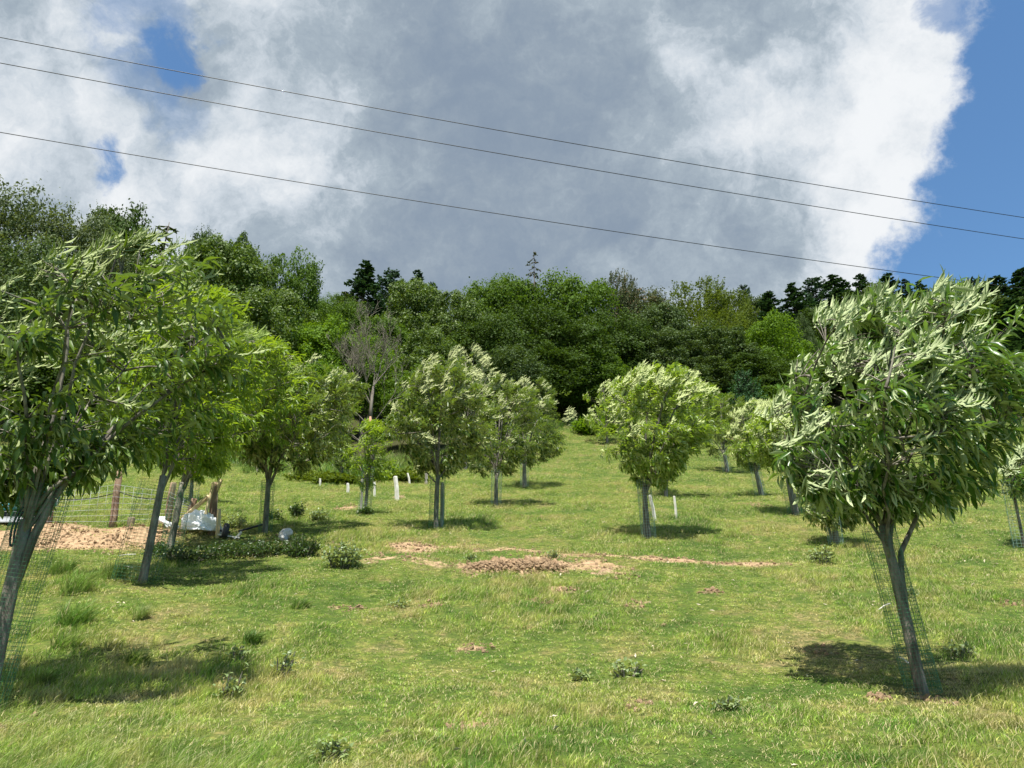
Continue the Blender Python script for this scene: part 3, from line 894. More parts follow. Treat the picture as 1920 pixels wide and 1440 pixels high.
    if nobj:
        wp = pos + np.array(base)
        depth = wp[:, 1] * CP + (wp[:, 2] - EYE) * SP
        pu = 960 + F * wp[:, 0] / depth
        pv = 720 - F * (wp[:, 2] - EYE - 0) * CP / depth + F * wp[:, 1] * SP / depth
        score = sz / depth + np.where((pu > 5) & (pu < 1915) & (pv > 5) & (pv < 1435), 1.0, 0.0)
        top_i = np.argsort(-score)[:nobj]
        lm = leaf_meshes(mat)
        for i in top_i:
            X = Vector(dr[i]).normalized(); S = Vector(nm[i]).cross(X).normalized(); U = X.cross(S); S = S * float(ws[i])
            o = bpy.data.objects.new("leaf", lm[i % 6]); COL.objects.link(o); o.parent = root
            s = float(sz[i])
            o.matrix_local = Matrix(((X.x * s, S.x * s, U.x * s, pos[i][0]), (X.y * s, S.y * s, U.y * s, pos[i][1]), (X.z * s, S.z * s, U.z * s, pos[i][2]), (0, 0, 0, 1)))
        mk = np.ones(len(pos), bool); mk[top_i] = False
        pos, dr, nm, sz, tn, ws = pos[mk], dr[mk], nm[mk], sz[mk], tn[mk], ws[mk]
    link("foliage", bake_leaves("foliage", LV_HI if hi else LV_LO, pos, dr, nm, sz, tn, ws), mat, root, 'stuff')
    return root, base, fork

FULL = [.40, .62, .86, .98, 1.0, .90, .68, .34]
BALL = [.45, .70, .92, 1.0, 1.0, .92, .72, .38]
VASE = [.30, .50, .72, .90, 1.0, .98, .86, .55]
TREES = [
 # name, base px, trunk-top px, crown box, shoots, leaf size, material, detailed, leaf objects, label, options
 ('chestnut_tree', 1729, 1302, 1655, 985, (1432, 588, 1975, 950), 1500, 0.140, 'chestnut_dark', True, 300,
  'glossy dark green young chestnut with wind-turned pale leaves, nearest on the right', dict(r0=.047, flip=.66, qe=.33, inset=.8, prof=VASE, per=12, limbs=9, shoot=1.7, gap=-.12, stem2=[(1702, 1175), (1690, 1080), (1689, 1035), (1712, 985), (1735, 930)])),
 ('chestnut_tree', -26, 1335, 50, 975, (-160, 480, 405, 925), 880, 0.150, 'chestnut_left', True, 300,
  'leaning dark chestnut with forked trunk, cut off by the left edge', dict(r0=.060, topshift=.75, inset=.8, qe=.35, flip=.66, gap=-.10, prof=[.20, .34, .60, .84, 1.0, .94, .74, .42], per=12, limbs=10, shoot=1.9, wind=1.25, stem2=[(18, 1120), (66, 1000), (100, 935), (150, 870), (215, 800)])),
 ('chestnut_tree', 266, 1092, 306, 892, (170, 556, 500, 875), 720, 0.17, 'chestnut_yellow', True, 120,
  'yellow-green chestnut on a leaning trunk with empty ground to its left, second from left', dict(r0=.058, flip=.30, prof=BALL, per=12, wind=1.1)),
 ('chestnut_tree', 318, 1032, 342, 905, (335, 645, 590, 875), 680, 0.165, 'chestnut_yellow', True, 100,
  'yellow-green chestnut whose dark leaning trunk stands beside the white sack', dict(r0=.068, flip=.30, prof=FULL, per=12, wind=1.1)),
 ('chestnut_tree', 497, 999, 503, 900, (455, 684, 672, 878), 899, 0.150, 'chestnut_mid', False, 0,
  'round-headed chestnut on a straight trunk, right of the black wheel', dict(r0=.062, flip=.35, prof=BALL)),
 ('chestnut_tree', 818, 992, 821, 893, (722, 680, 928, 880), 928, 0.150, 'chestnut_mid', False, 0,
  'chestnut above the oval shadow, left of the two overlapping crowns in mid-meadow', dict(r0=.062, flip=.42, prof=FULL)),
 ('chestnut_tree', 930, 951, 931, 888, (866, 712, 1016, 886), 696, 0.155, 'chestnut_mid', False, 0,
  'olive-green chestnut on a thin straight trunk, left half of the overlapping pair', dict(r0=.070, flip=.38, prof=BALL)),
 ('chestnut_tree', 984, 913, 983, 870, (935, 712, 1066, 868), 667, 0.18, 'chestnut_mid', False, 0,
  'broad pale-topped chestnut at the back right of the overlapping pair', dict(r0=.10, flip=.60, prof=BALL)),
 ('chestnut_tree', 1217, 1010, 1208, 915, (1126, 696, 1330, 905), 986, 0.150, 'chestnut_bright', False, 0,
  'bright yellow-green chestnut with pale leaf tips beside two white stakes', dict(r0=.062, flip=.60, prof=[.30, .50, .74, .95, 1.0, .92, .72, .35])),
 ('chestnut_tree', 1247, 935, 1249, 900, (1190, 704, 1354, 865), 609, 0.165, 'chestnut_bright', False, 0,
  'bright green chestnut half hidden behind the brightest tree', dict(r0=.08, flip=.35, prof=BALL)),
 ('chestnut_tree', 1138, 832, 1138, 805, (1086, 718, 1180, 812), 348, 0.24, 'chestnut_bright', False, 0,
  'small far chestnut at the top of the meadow against the dark wood', dict(r0=.10, flip=.55, prof=BALL)),
 ('chestnut_tree', 1364, 886, 1356, 845, (1300, 742, 1412, 850), 406, 0.20, 'chestnut_mid', False, 0,
  'olive chestnut behind the gap between the bright crowns, in a pale guard', dict(r0=.07, flip=.2, prof=BALL)),
 ('chestnut_tree', 1427, 930, 1417, 885, (1362, 756, 1466, 874), 493, 0.165, 'chestnut_bright', False, 0,
  'pale-leaved chestnut with a slim guarded trunk, left half of the right-hand pair', dict(r0=.06, flip=.80, prof=FULL)),
 ('chestnut_tree', 1492, 966, 1478, 898, (1398, 752, 1556, 876), 696, 0.155, 'chestnut_bright', False, 0,
  'bright chestnut with a spreading head, right half of the right-hand pair', dict(r0=.08, flip=.60, prof=FULL)),
 ('chestnut_tree', 1568, 1022, 1560, 960, (1496, 830, 1622, 985), 348, 0.150, 'chestnut_mid', False, 0,
  'shaded chestnut glimpsed under the low left boughs of the large near tree', dict(r0=.07, flip=.5, prof=BALL)),
 ('chestnut_tree', 1920, 1028, 1898, 915, (1876, 842, 1990, 935), 246, 0.150, 'chestnut_dark', False, 0,
  'small chestnut in a whitish net sleeve, cut by the right edge', dict(r0=.03, flip=.6, prof=BALL)),
 ('chestnut_tree', 683, 964, 690, 885, (640, 792, 742, 912), 217, 0.150, 'chestnut_yellow', False, 0,
  'thin sparse chestnut sapling with weeds at its foot, below the bare tree', dict(r0=.045, flip=.45, prof=FULL, per=10)),
 ('chestnut_tree', 357, 944, 360, 892, (322, 792, 432, 900), 319, 0.165, 'chestnut_yellow', False, 0,
  'chestnut half hidden behind the two leaning trunks, in a pale green sleeve', dict(r0=.06, flip=.3, prof=BALL)),
 ('chestnut_tree', 872, 880, 872, 850, (806, 655, 945, 830), 478, 0.24, 'chestnut_mid', False, 0,
  'pale rounded tree at the wood edge behind the mid-meadow chestnuts', dict(r0=.12, flip=.7, prof=BALL)),
 ('chestnut_tree', 640, 905, 640, 870, (590, 700, 660, 880), 290, 0.22, 'chestnut_mid', False, 0,
  'slim chestnut at the wood edge just left of the bare dead tree', dict(r0=.1, flip=.5, prof=BALL)),
]
placed = [orchard_tree(s) for s in TREES]

# ------------------------------------------------------------------ net guards and their stakes
def guard(base, fork, rad, height, mat, label, nv, nh, lean=None, grp='plastic net guards round the young trunks', th=0.004, x_off=0.0, bulge=0.0):
    root = empty("tree_guard", base, label, 'tree guard', grp)
    ax = (fork - base).normalized() if lean is None else Vector(lean).normalized()
    u = Vector((1, 0, 0)); u = (u - ax * u.dot(ax)).normalized(); w = ax.cross(u)
    V = []; Q = []
    def pt(a, t, r_):
        rr = r_ * (1 + 0.12 * math.sin(2 * a + 1.3) + bulge * math.sin(t * 3.1))
        return u * (rr * math.cos(a) + x_off) + w * rr * math.sin(a) + ax * t * height
    segs = max(10, nv // 2)
    for k in range(nv):                                   # upright strands
        a = 2 * math.pi * k / nv; b = len(V); da = th / rad
        for i in range(7):
            t = i / 6
            V += [pt(a, t, rad), pt(a + da, t, rad), pt(a + da / 2, t, rad + th)]
        for i in range(6):
            for j in range(3): Q.append((b + i*3 + j, b + i*3 + (j+1) % 3, b + i*3 + 3 + (j+1) % 3, b + i*3 + 3 + j))
    for i in range(nh):                                   # hoops
        t = i / (nh - 1); dt = th / height; b = len(V); S = max(16, nv // 2)
        for k in range(S):
            a = 2 * math.pi * k / S
            V += [pt(a, t, rad), pt(a, t + dt, rad), pt(a, t + dt / 2, rad + th)]
        for k in range(S):
            for j in range(3):
                k2 = (k + 1) % S
                Q.append((b + k*3 + j, b + k2*3 + j, b + k2*3 + (j+1) % 3, b + k*3 + (j+1) % 3))
    link("net", np_mesh("net", np.array([tuple(v) for v in V]), None, np.array(Q)), mat, root)
    return root
def pl(i): return placed[i][1], placed[i][2]
b, f = pl(0)
guard(b, f, 0.115, 1.22, M['net'], 'dark green net sleeve round the trunk of the large right tree', 30, 46, lean=(-0.095, 0, 1), x_off=0.02, th=0.0023)
b, f = pl(1)
guard(b, f, 0.16, 1.60, M['net'], 'wide green net sleeve round the leaning trunk at the left edge', 36, 56, lean=(0.085, 0, 1), x_off=-0.08, th=0.0021)
b, f = pl(2)
guard(b, f, 0.26, 1.35, M['net'], 'green net sleeve hanging loose on the left of a leaning trunk', 26, 32, lean=(0.10, 0, 1), x_off=-0.10, th=0.0025)
b, f = pl(3)
guard(b, f, 0.17, 1.25, M['net'], 'dark green net sleeve round the trunk beside the white sack', 22, 28, x_off=0.02, th=0.003)
gl = {8: (0.13, 1.2, 'net_pale', 'faded net sleeve round the trunk of the brightest tree'), 4: (.12, 1.1, 'net', 'green net sleeve round the straight trunk right of the wheel'), 5: (0.15, 1.2, 'net', 'dark net sleeve round the trunk in the oval shadow'),
      6: (.14, 1.2, 'net_pale', 'faded net sleeve of the left tree of the overlapping pair'), 7: (.15, 1.3, 'net_pale', 'pale net sleeve of the back tree of the overlapping pair'),
      11: (0.22, 1.5, 'net_pale', 'pale net sleeve leaning between the bright crowns'), 12: (0.17, 1.35, 'net_pale', 'pale sleeve on the slim trunk left in the right-hand pair'),
      13: (0.17, 1.3, 'net', 'green sleeve on the leaning trunk right in the right-hand pair'), 14: (0.13, 1.0, 'net_pale', 'faded sleeve half hidden under the boughs of the large near tree'),
      15: (0.16, 1.3, 'net_pale', 'whitish net sleeve standing at the right edge'), 16: (0.15, 1.3, 'net_pale', 'pale net sleeve round the sparse sapling below the bare tree'), 17: (0.2, 1.5, 'net_pale', 'pale green net sleeve behind the two leaning trunks')}
for i, (r_, h_, mk, lb) in gl.items():
    b, f = pl(i)
    guard(b, f, r_, h_, M[mk], lb, 16, 22, th=0.0045)

def stake(px, py_b, py_t, w_px, mat, label, tilt=0.0, cat='stake', grp='stakes standing in the meadow', sides=4, px_t=None):
    b = hit(px, py_b); t = at_depth(px if px_t is None else px_t, py_t, b.y + tilt)
    depth = b.y * CP + (b.z - EYE) * SP
    rr = w_px / 2 / F * depth * 0.95
    m = MB(); z = Vector((0, 0, -0.12)); v = t - b
    m.tube([z, v * 0.5 + Vector((rr * .2, 0, 0)), v * 0.97, v], [rr, rr * .95, rr * .9, rr * .7], sides)
    o = m.build("stake", mat, None, smooth=sides > 5); o.location = b
    return tag(o, label, cat, grp)
for a in ((745, 938, 893, 9, 'post_white', 'tallest white stake, with a dug patch at its foot', 741), (652, 925, 906, 6, 'post_white', 'short white stake left of the sapling'),
          (702, 931, 903, 5, 'post_white', 'thin pale stake just right of the sapling'), (769, 908, 887, 4, 'post_white', 'slender leaning pale stake by the long grass', 764),
          (799, 908, 886, 6, 'post_grey', 'greyish stake in the shade left of the mid-meadow trunk'), (600, 911, 897, 4, 'post_white', 'small pale stake below the round-headed chestnut'),
          (1229, 976, 928, 7, 'post_white', 'leaning white stake behind the brightest tree', 1218), (1268, 972, 930, 5, 'post_white', 'thin white upright stake right of the brightest tree', 1264),
          (1208, 1008, 950, 6, 'post_grey', 'weathered stake hard against the left side of the brightest tree trunk', 1207), (1497, 966, 925, 4, 'post_grey', 'thin grey stake against the right-hand pair', 1490),
          (1560, 1015, 980, 6, 'post_grey', 'grey leaning stake left of the shaded guard', 1551), (828, 988, 905, 8, 'post_grey', 'grey stake tied behind the trunk in the oval shadow', 829),
          (1366, 884, 835, 4, 'post_white', 'white stake inside the pale guard between the bright crowns', 1357), (1432, 929, 880, 4, 'post_white', 'pale stake beside the slim guarded trunk', 1419),
          (677, 955, 898, 5, 'post_grey', 'grey stake beside the sparse sapling', 679), (462 + 20, 885, 862, 4, 'post_grey', 'thin grey stake high on the slope behind the straight trunk')):
    stake(a[0], a[1], a[2], a[3], M[a[4]], a[5], px_t=a[6] if len(a) > 6 else None)

# ------------------------------------------------------------------ trees of the wood
def lobe_crown(seed, nlobes, n, leaf, lobe_r=(0.17, 0.30), shape='round', pale_tip=False):
    """crown in a unit box: x,y in -0.5..0.5, z 0..1, built of leafy lobes"""
    r = np.random.default_rng(seed)
    lobes = []
    for i in range(nlobes):
        t = r.uniform(0.12, 0.95); a = r.uniform(0, 6.28)
        if shape == 'round': pr = math.sqrt(max(0.02, 1 - ((t - 0.45) / 0.55)**2))
        elif shape == 'tall': pr = math.sqrt(max(0.02, 1 - ((t - 0.5) / 0.52)**2)) * 0.9
        else: pr = math.sqrt(max(0.02, 1 - ((t - 0.35) / 0.68)**2))
        q = 0.36 * pr * r.uniform(0.55, 1.0)
        lr = r.uniform(*lobe_r) * .88
        lobes.append((q * math.cos(a), q * math.sin(a), min(t, 1 - lr * 0.55), lr))
    for i in range(int(nlobes * 2.4)):                     # small outer puffs
        t = r.uniform(0.15, 0.97); a = r.uniform(0, 6.28); pr = math.sqrt(max(0.02, 1 - ((t - 0.45) / 0.56)**2))
        lr = r.uniform(0.055, 0.10); q = (0.47 - lr * .5) * pr * r.uniform(.86, 1.08)
        lobes.append((q * math.cos(a), q * math.sin(a), t, lr))
    lobes.append((0, 0, 0.5, 0.34))
    V = []; N_ = []; tn = []
    tot = sum(l[3]**1.7 for l in lobes)
    for (lx, ly, lz, lr) in lobes:
        k = int(n * lr**1.7 / tot)
        v = r.normal(0, 1, (k, 3)); v[:, 2] = v[:, 2] * 0.9 + 0.25
        v /= np.linalg.norm(v, axis=1, keepdims=True)
        sh = lr * (1 - 0.45 * r.uniform(0, 1, k)**2.2) * np.where(r.uniform(0, 1, k) < .10, r.uniform(1.0, 1.28, k), 1.0)
        bump = 1 + 0.45 * fbm(v[:, 0] * 3.3 + lx * 40, v[:, 2] * 3.3 + v[:, 1] * 2.9 + ly * 40, seed, 2)
        p = v * (sh * bump)[:, None] * np.array([1, 1, 0.72]) + np.array([lx, ly, lz])
        V.append(p); N_.append(v); base_t = r.uniform(0, 0.5)
        tn.append(np.clip(base_t + r.uniform(0, 0.5, k), 0, 1) if not pale_tip else r.uniform(0, 1, k))
    P = np.concatenate(V); Nn = np.concatenate(N_); tn = np.concatenate(tn)
    # tear holes and push whole regions in and out so that no two outlines are alike
    g = fbm(P[:, 0] * 7 + seed, P[:, 2] * 7 + P[:, 1] * 5, seed + 3, 2)
    keep = g > -0.30 + 0.10 * r.uniform(-1, 1, len(P)); P, Nn, tn = P[keep], Nn[keep], tn[keep]
    c0 = P - np.array([0, 0, .45]); ph = np.arctan2(c0[:, 1], c0[:, 0])
    k = 1 + .34 * fbm(np.cos(ph) * 1.6 + 5 + seed, np.sin(ph) * 1.6 + P[:, 2] * 2.6, seed + 8, 2)
    P = c0 * k[:, None] + np.array([0, 0, .45])
    return P, Nn, tn, lobes

def cards(name, P, Nn, tn, size, dims, seed, wind=0.35, aspect=0.6):
    """small leaf clumps as bent quads on the crown points; dims scales the unit box to metres"""
    r = np.random.default_rng(seed + 7)
    n = len(P); P = P * np.array(dims)
    nn = Nn + r.normal(0, 0.55, (n, 3)) + np.array([0, 0, 0.35]); nn /= np.linalg.norm(nn, axis=1, keepdims=True)
    d = r.normal(0, 1, (n, 3)) + np.array([wind, 0, 0]); d -= nn * (d * nn).sum(1, keepdims=True); d /= np.linalg.norm(d, axis=1, keepdims=True)
    s = np.cross(nn, d); sz = size * r.uniform(0.55, 1.35, n)
    a = P - d * sz[:, None] * .5; b = P + s * (sz * aspect * .5)[:, None] - nn * (sz * .10)[:, None]
    c = P + d * sz[:, None] * .5 - nn * (sz * .18)[:, None]; e = P - s * (sz * aspect * .5)[:, None] - nn * (sz * .10)[:, None]
    V = np.stack([a, e, c, b], 1).reshape(-1, 3)
    i = np.arange(n)[:, None] * 4
    T = np.concatenate([np.concatenate([i, i + 1, i + 2], 1), np.concatenate([i, i + 2, i + 3], 1)])
    return np_mesh(name, V, T, None, {'tone': np.repeat(tn, 4)})

def wood_trunk(seed, lobes, dims, trunk_h, r0):
    r = random.Random(seed); m = MB()
    m.tube([Vector((0, 0, -1.0)), Vector((r.uniform(-.1, .1), 0, trunk_h * .5)), Vector((r.uniform(-.2, .2), 0, trunk_h)), Vector((0, 0, trunk_h + dims[2] * .62))], [r0 * 1.25, r0, r0 * .85, r0 * .25], 8)
    for (lx, ly, lz, lr) in lobes[:12]:
        e = Vector((lx * dims[0], ly * dims[1], trunk_h + lz * dims[2])); s = Vector((0, 0, trunk_h * r.uniform(.75, 1.1)))
        m.tube(curve3(s, s.lerp(e, .5) + Vector((0, 0, -.3)), e, 4), [r0 * .45, r0 * .35, r0 * .22, r0 * .1], 5, cap=False)
    return m.mesh("trunk")

# every kind: crown mesh centred on the trunk in a 10 x 10 x 12 m box standing on a 3 m bole
KIND = {}
def make_kind(key, seed, nlobes, n, leaf, dims=(10, 10, 11), th=3.0, r0=0.22, **kw):
    P, Nn, tn, lobes = lobe_crown(seed, nlobes, n, leaf, **kw)
    me = cards("crown", P, Nn, tn, leaf, dims, seed)
    zz = np.empty(len(me.vertices) * 3, np.float32); me.vertices.foreach_get('co', zz); zz = zz.reshape(-1, 3)
    zz[:, 2] += th; me.vertices.foreach_set('co', zz.ravel()); me.update()
    KIND[key] = (me, wood_trunk(seed, lobes, dims, th, r0), dims[0], float(zz[:, 2].max()))
for k, sd in (('oak', 1), ('oak2', 2), ('oak3', 3)):
    make_kind(k, sd * 11, 30 + 4 * sd, 36000, 0.29)
make_kind('billow', 47, 22, 36000, 0.28, lobe_r=(0.22, 0.34))
make_kind('tuft', 58, 50, 32000, 0.29, lobe_r=(0.10, 0.18), pale_tip=True)
make_kind('fine', 61, 34, 26000, 0.25, lobe_r=(0.13, 0.24))
make_kind('tall', 73, 30, 28000, 0.29, dims=(7, 7, 13), shape='tall', lobe_r=(0.14, 0.24))
make_kind('bush', 81, 16, 12000, 0.30, dims=(8, 8, 6), th=0.2, r0=.1, shape='low', lobe_r=(0.2, 0.34))

def swept_mesh(seed=91, n=22000):
    """crown combed into upright wind-bent sprays"""
    P, Nn, tn, lobes = lobe_crown(seed, 28, 1500, .3, (0.14, 0.25))
    r = np.random.default_rng(seed); k = n // len(P)
    ax = np.array([0.45, 0, 0.75]) + Nn * 0.5 + r.normal(0, .1, Nn.shape); ax /= np.linalg.norm(ax, axis=1, keepdims=True)
    u = r.uniform(0, 1, (len(P), k, 1)); Q = P[:, None, :] + ax[:, None, :] * u * 0.11 + r.normal(0, 1, (len(P), k, 3)) * 0.012 * (1.1 - u)
    Nq = np.repeat(Nn[:, None, :], k, 1); tq = np.repeat(tn[:, None], k, 1) * .6 + r.uniform(0, .4, (len(P), k))
    me = cards("crown", Q.reshape(-1, 3), Nq.reshape(-1, 3), tq.ravel(), .27, (10, 10, 11), seed, .8, .45)
    zz = np.empty(len(me.vertices) * 3, np.float32); me.vertices.foreach_get('co', zz); zz = zz.reshape(-1, 3); zz[:, 2] += 3
    me.vertices.foreach_set('co', zz.ravel()); me.update()
    return me, wood_trunk(seed, lobes, (10, 10, 11), 3, .22), 10, float(zz[:, 2].max())
KIND['swept'] = swept_mesh()

def conifer_mesh(seed, hgt, rad, n_whorl, per, cards_per, leaf, droop, start=0.08, sparse=0.0, power=0.8):
    r = np.random.default_rng(seed); m = MB()
    m.tube([Vector((0, 0, -1)), Vector((0, 0, hgt * .5)), Vector((0, 0, hgt * .99))], [rad * .07, rad * .045, 0.02], 7)
    P = []; Nn = []
    for i in range(n_whorl):
        t = start + (1 - start) * (i / n_whorl); z = hgt * t
        L = rad * (1 - t)**power * r.uniform(.8, 1.15) + 0.15
        for k in range(per):
            if r.uniform() < sparse: continue
            a = r.uniform(0, 6.28); l = L * r.uniform(.65, 1.1)
            d = np.array([math.cos(a), math.sin(a), 0]); sd = np.array([-math.sin(a), math.cos(a), 0])
            cnt = max(5, int(cards_per * l / rad))
            u = np.sqrt(r.uniform(0.02, 1, cnt))
            p = np.array([0, 0, z]) + d * (l * u)[:, None] + sd * (r.normal(0, .16, cnt) * l * (1.15 - u))[:, None]
            p[:, 2] += -droop * l * u**1.3 + 0.12 * l * u**3 - np.abs(r.normal(0, .06, cnt)) * l
            P.append(p); Nn.append(np.tile(d * .4 + np.array([0, 0, .9]), (cnt, 1)))
            m.tube([Vector((0, 0, z)), Vector(d * l * .8) + Vector((0, 0, z - droop * l * .75))], [.05, .02], 3, cap=False)
    P = np.concatenate(P); Nn = np.concatenate(Nn)
    me = cards("crown", P, Nn, r.uniform(0, 1, len(P)), leaf, (1, 1, 1), seed, .2, .45)
    return me, m.mesh("trunk"), rad * 2, hgt
KIND['spruce'] = conifer_mesh(5, 16, 3.6, 34, 9, 62, .40, .28)
KIND['spruce2'] = conifer_mesh(6, 16, 3.2, 30, 8, 62, .42, .12, power=.65)
KIND['pine'] = conifer_mesh(8, 15, 3.4, 22, 9, 64, .42, -.12, start=.25, power=.42)
KIND['larch'] = conifer_mesh(9, 16, 2.2, 26, 4, 40, .32, .45, start=.05, sparse=.35, power=.5)
KIND['juniper'] = conifer_mesh(10, 6, 2.5, 30, 12, 46, .22, -.75, start=.0, power=.55)

def leaf_override(o, mat):
    o.material_slots[0].link = 'OBJECT'; o.material_slots[0].material = mat

for k, (cm, tm_, w_, h_) in KIND.items():
    cm.materials.append(M['w_green']); tm_.materials.append(M['bark_wood'])

wr = random.Random(3)
def wood_tree(kind, px, py_top, half_px, depth_y, matk, label, name='broadleaf_tree', grp='trees of the wood on the hillside', bias=0.0):
    cm, tmh, wdt, hh = KIND[kind]
    top = at_depth(px, py_top, depth_y)
    bz = Hs(top.x, depth_y)
    h = max(3.0, top.z - bz)
    depth = depth_y * CP + (top.z - EYE) * SP
    w = 2 * half_px / F * depth * ({'spruce': 2.7, 'spruce2': 2.5, 'pine': 1.9, 'larch': 2.0}.get(kind, 1.12))
    root = empty(name, (top.x, depth_y, bz), label, 'tree' if name != 'shrub' else 'shrub', grp)
    sx = w / (wdt * 0.96); sz_ = h / hh
    rot = wr.uniform(-0.7, 0.7) if kind == 'swept' else wr.uniform(0, 6.28)
    root.rotation_euler = (0, 0, rot); root.scale = (sx, sx, sz_)
    c = link("crown", cm, None, root); leaf_override(c, M[matk])
    link("trunk", tmh, None, root)
    return root

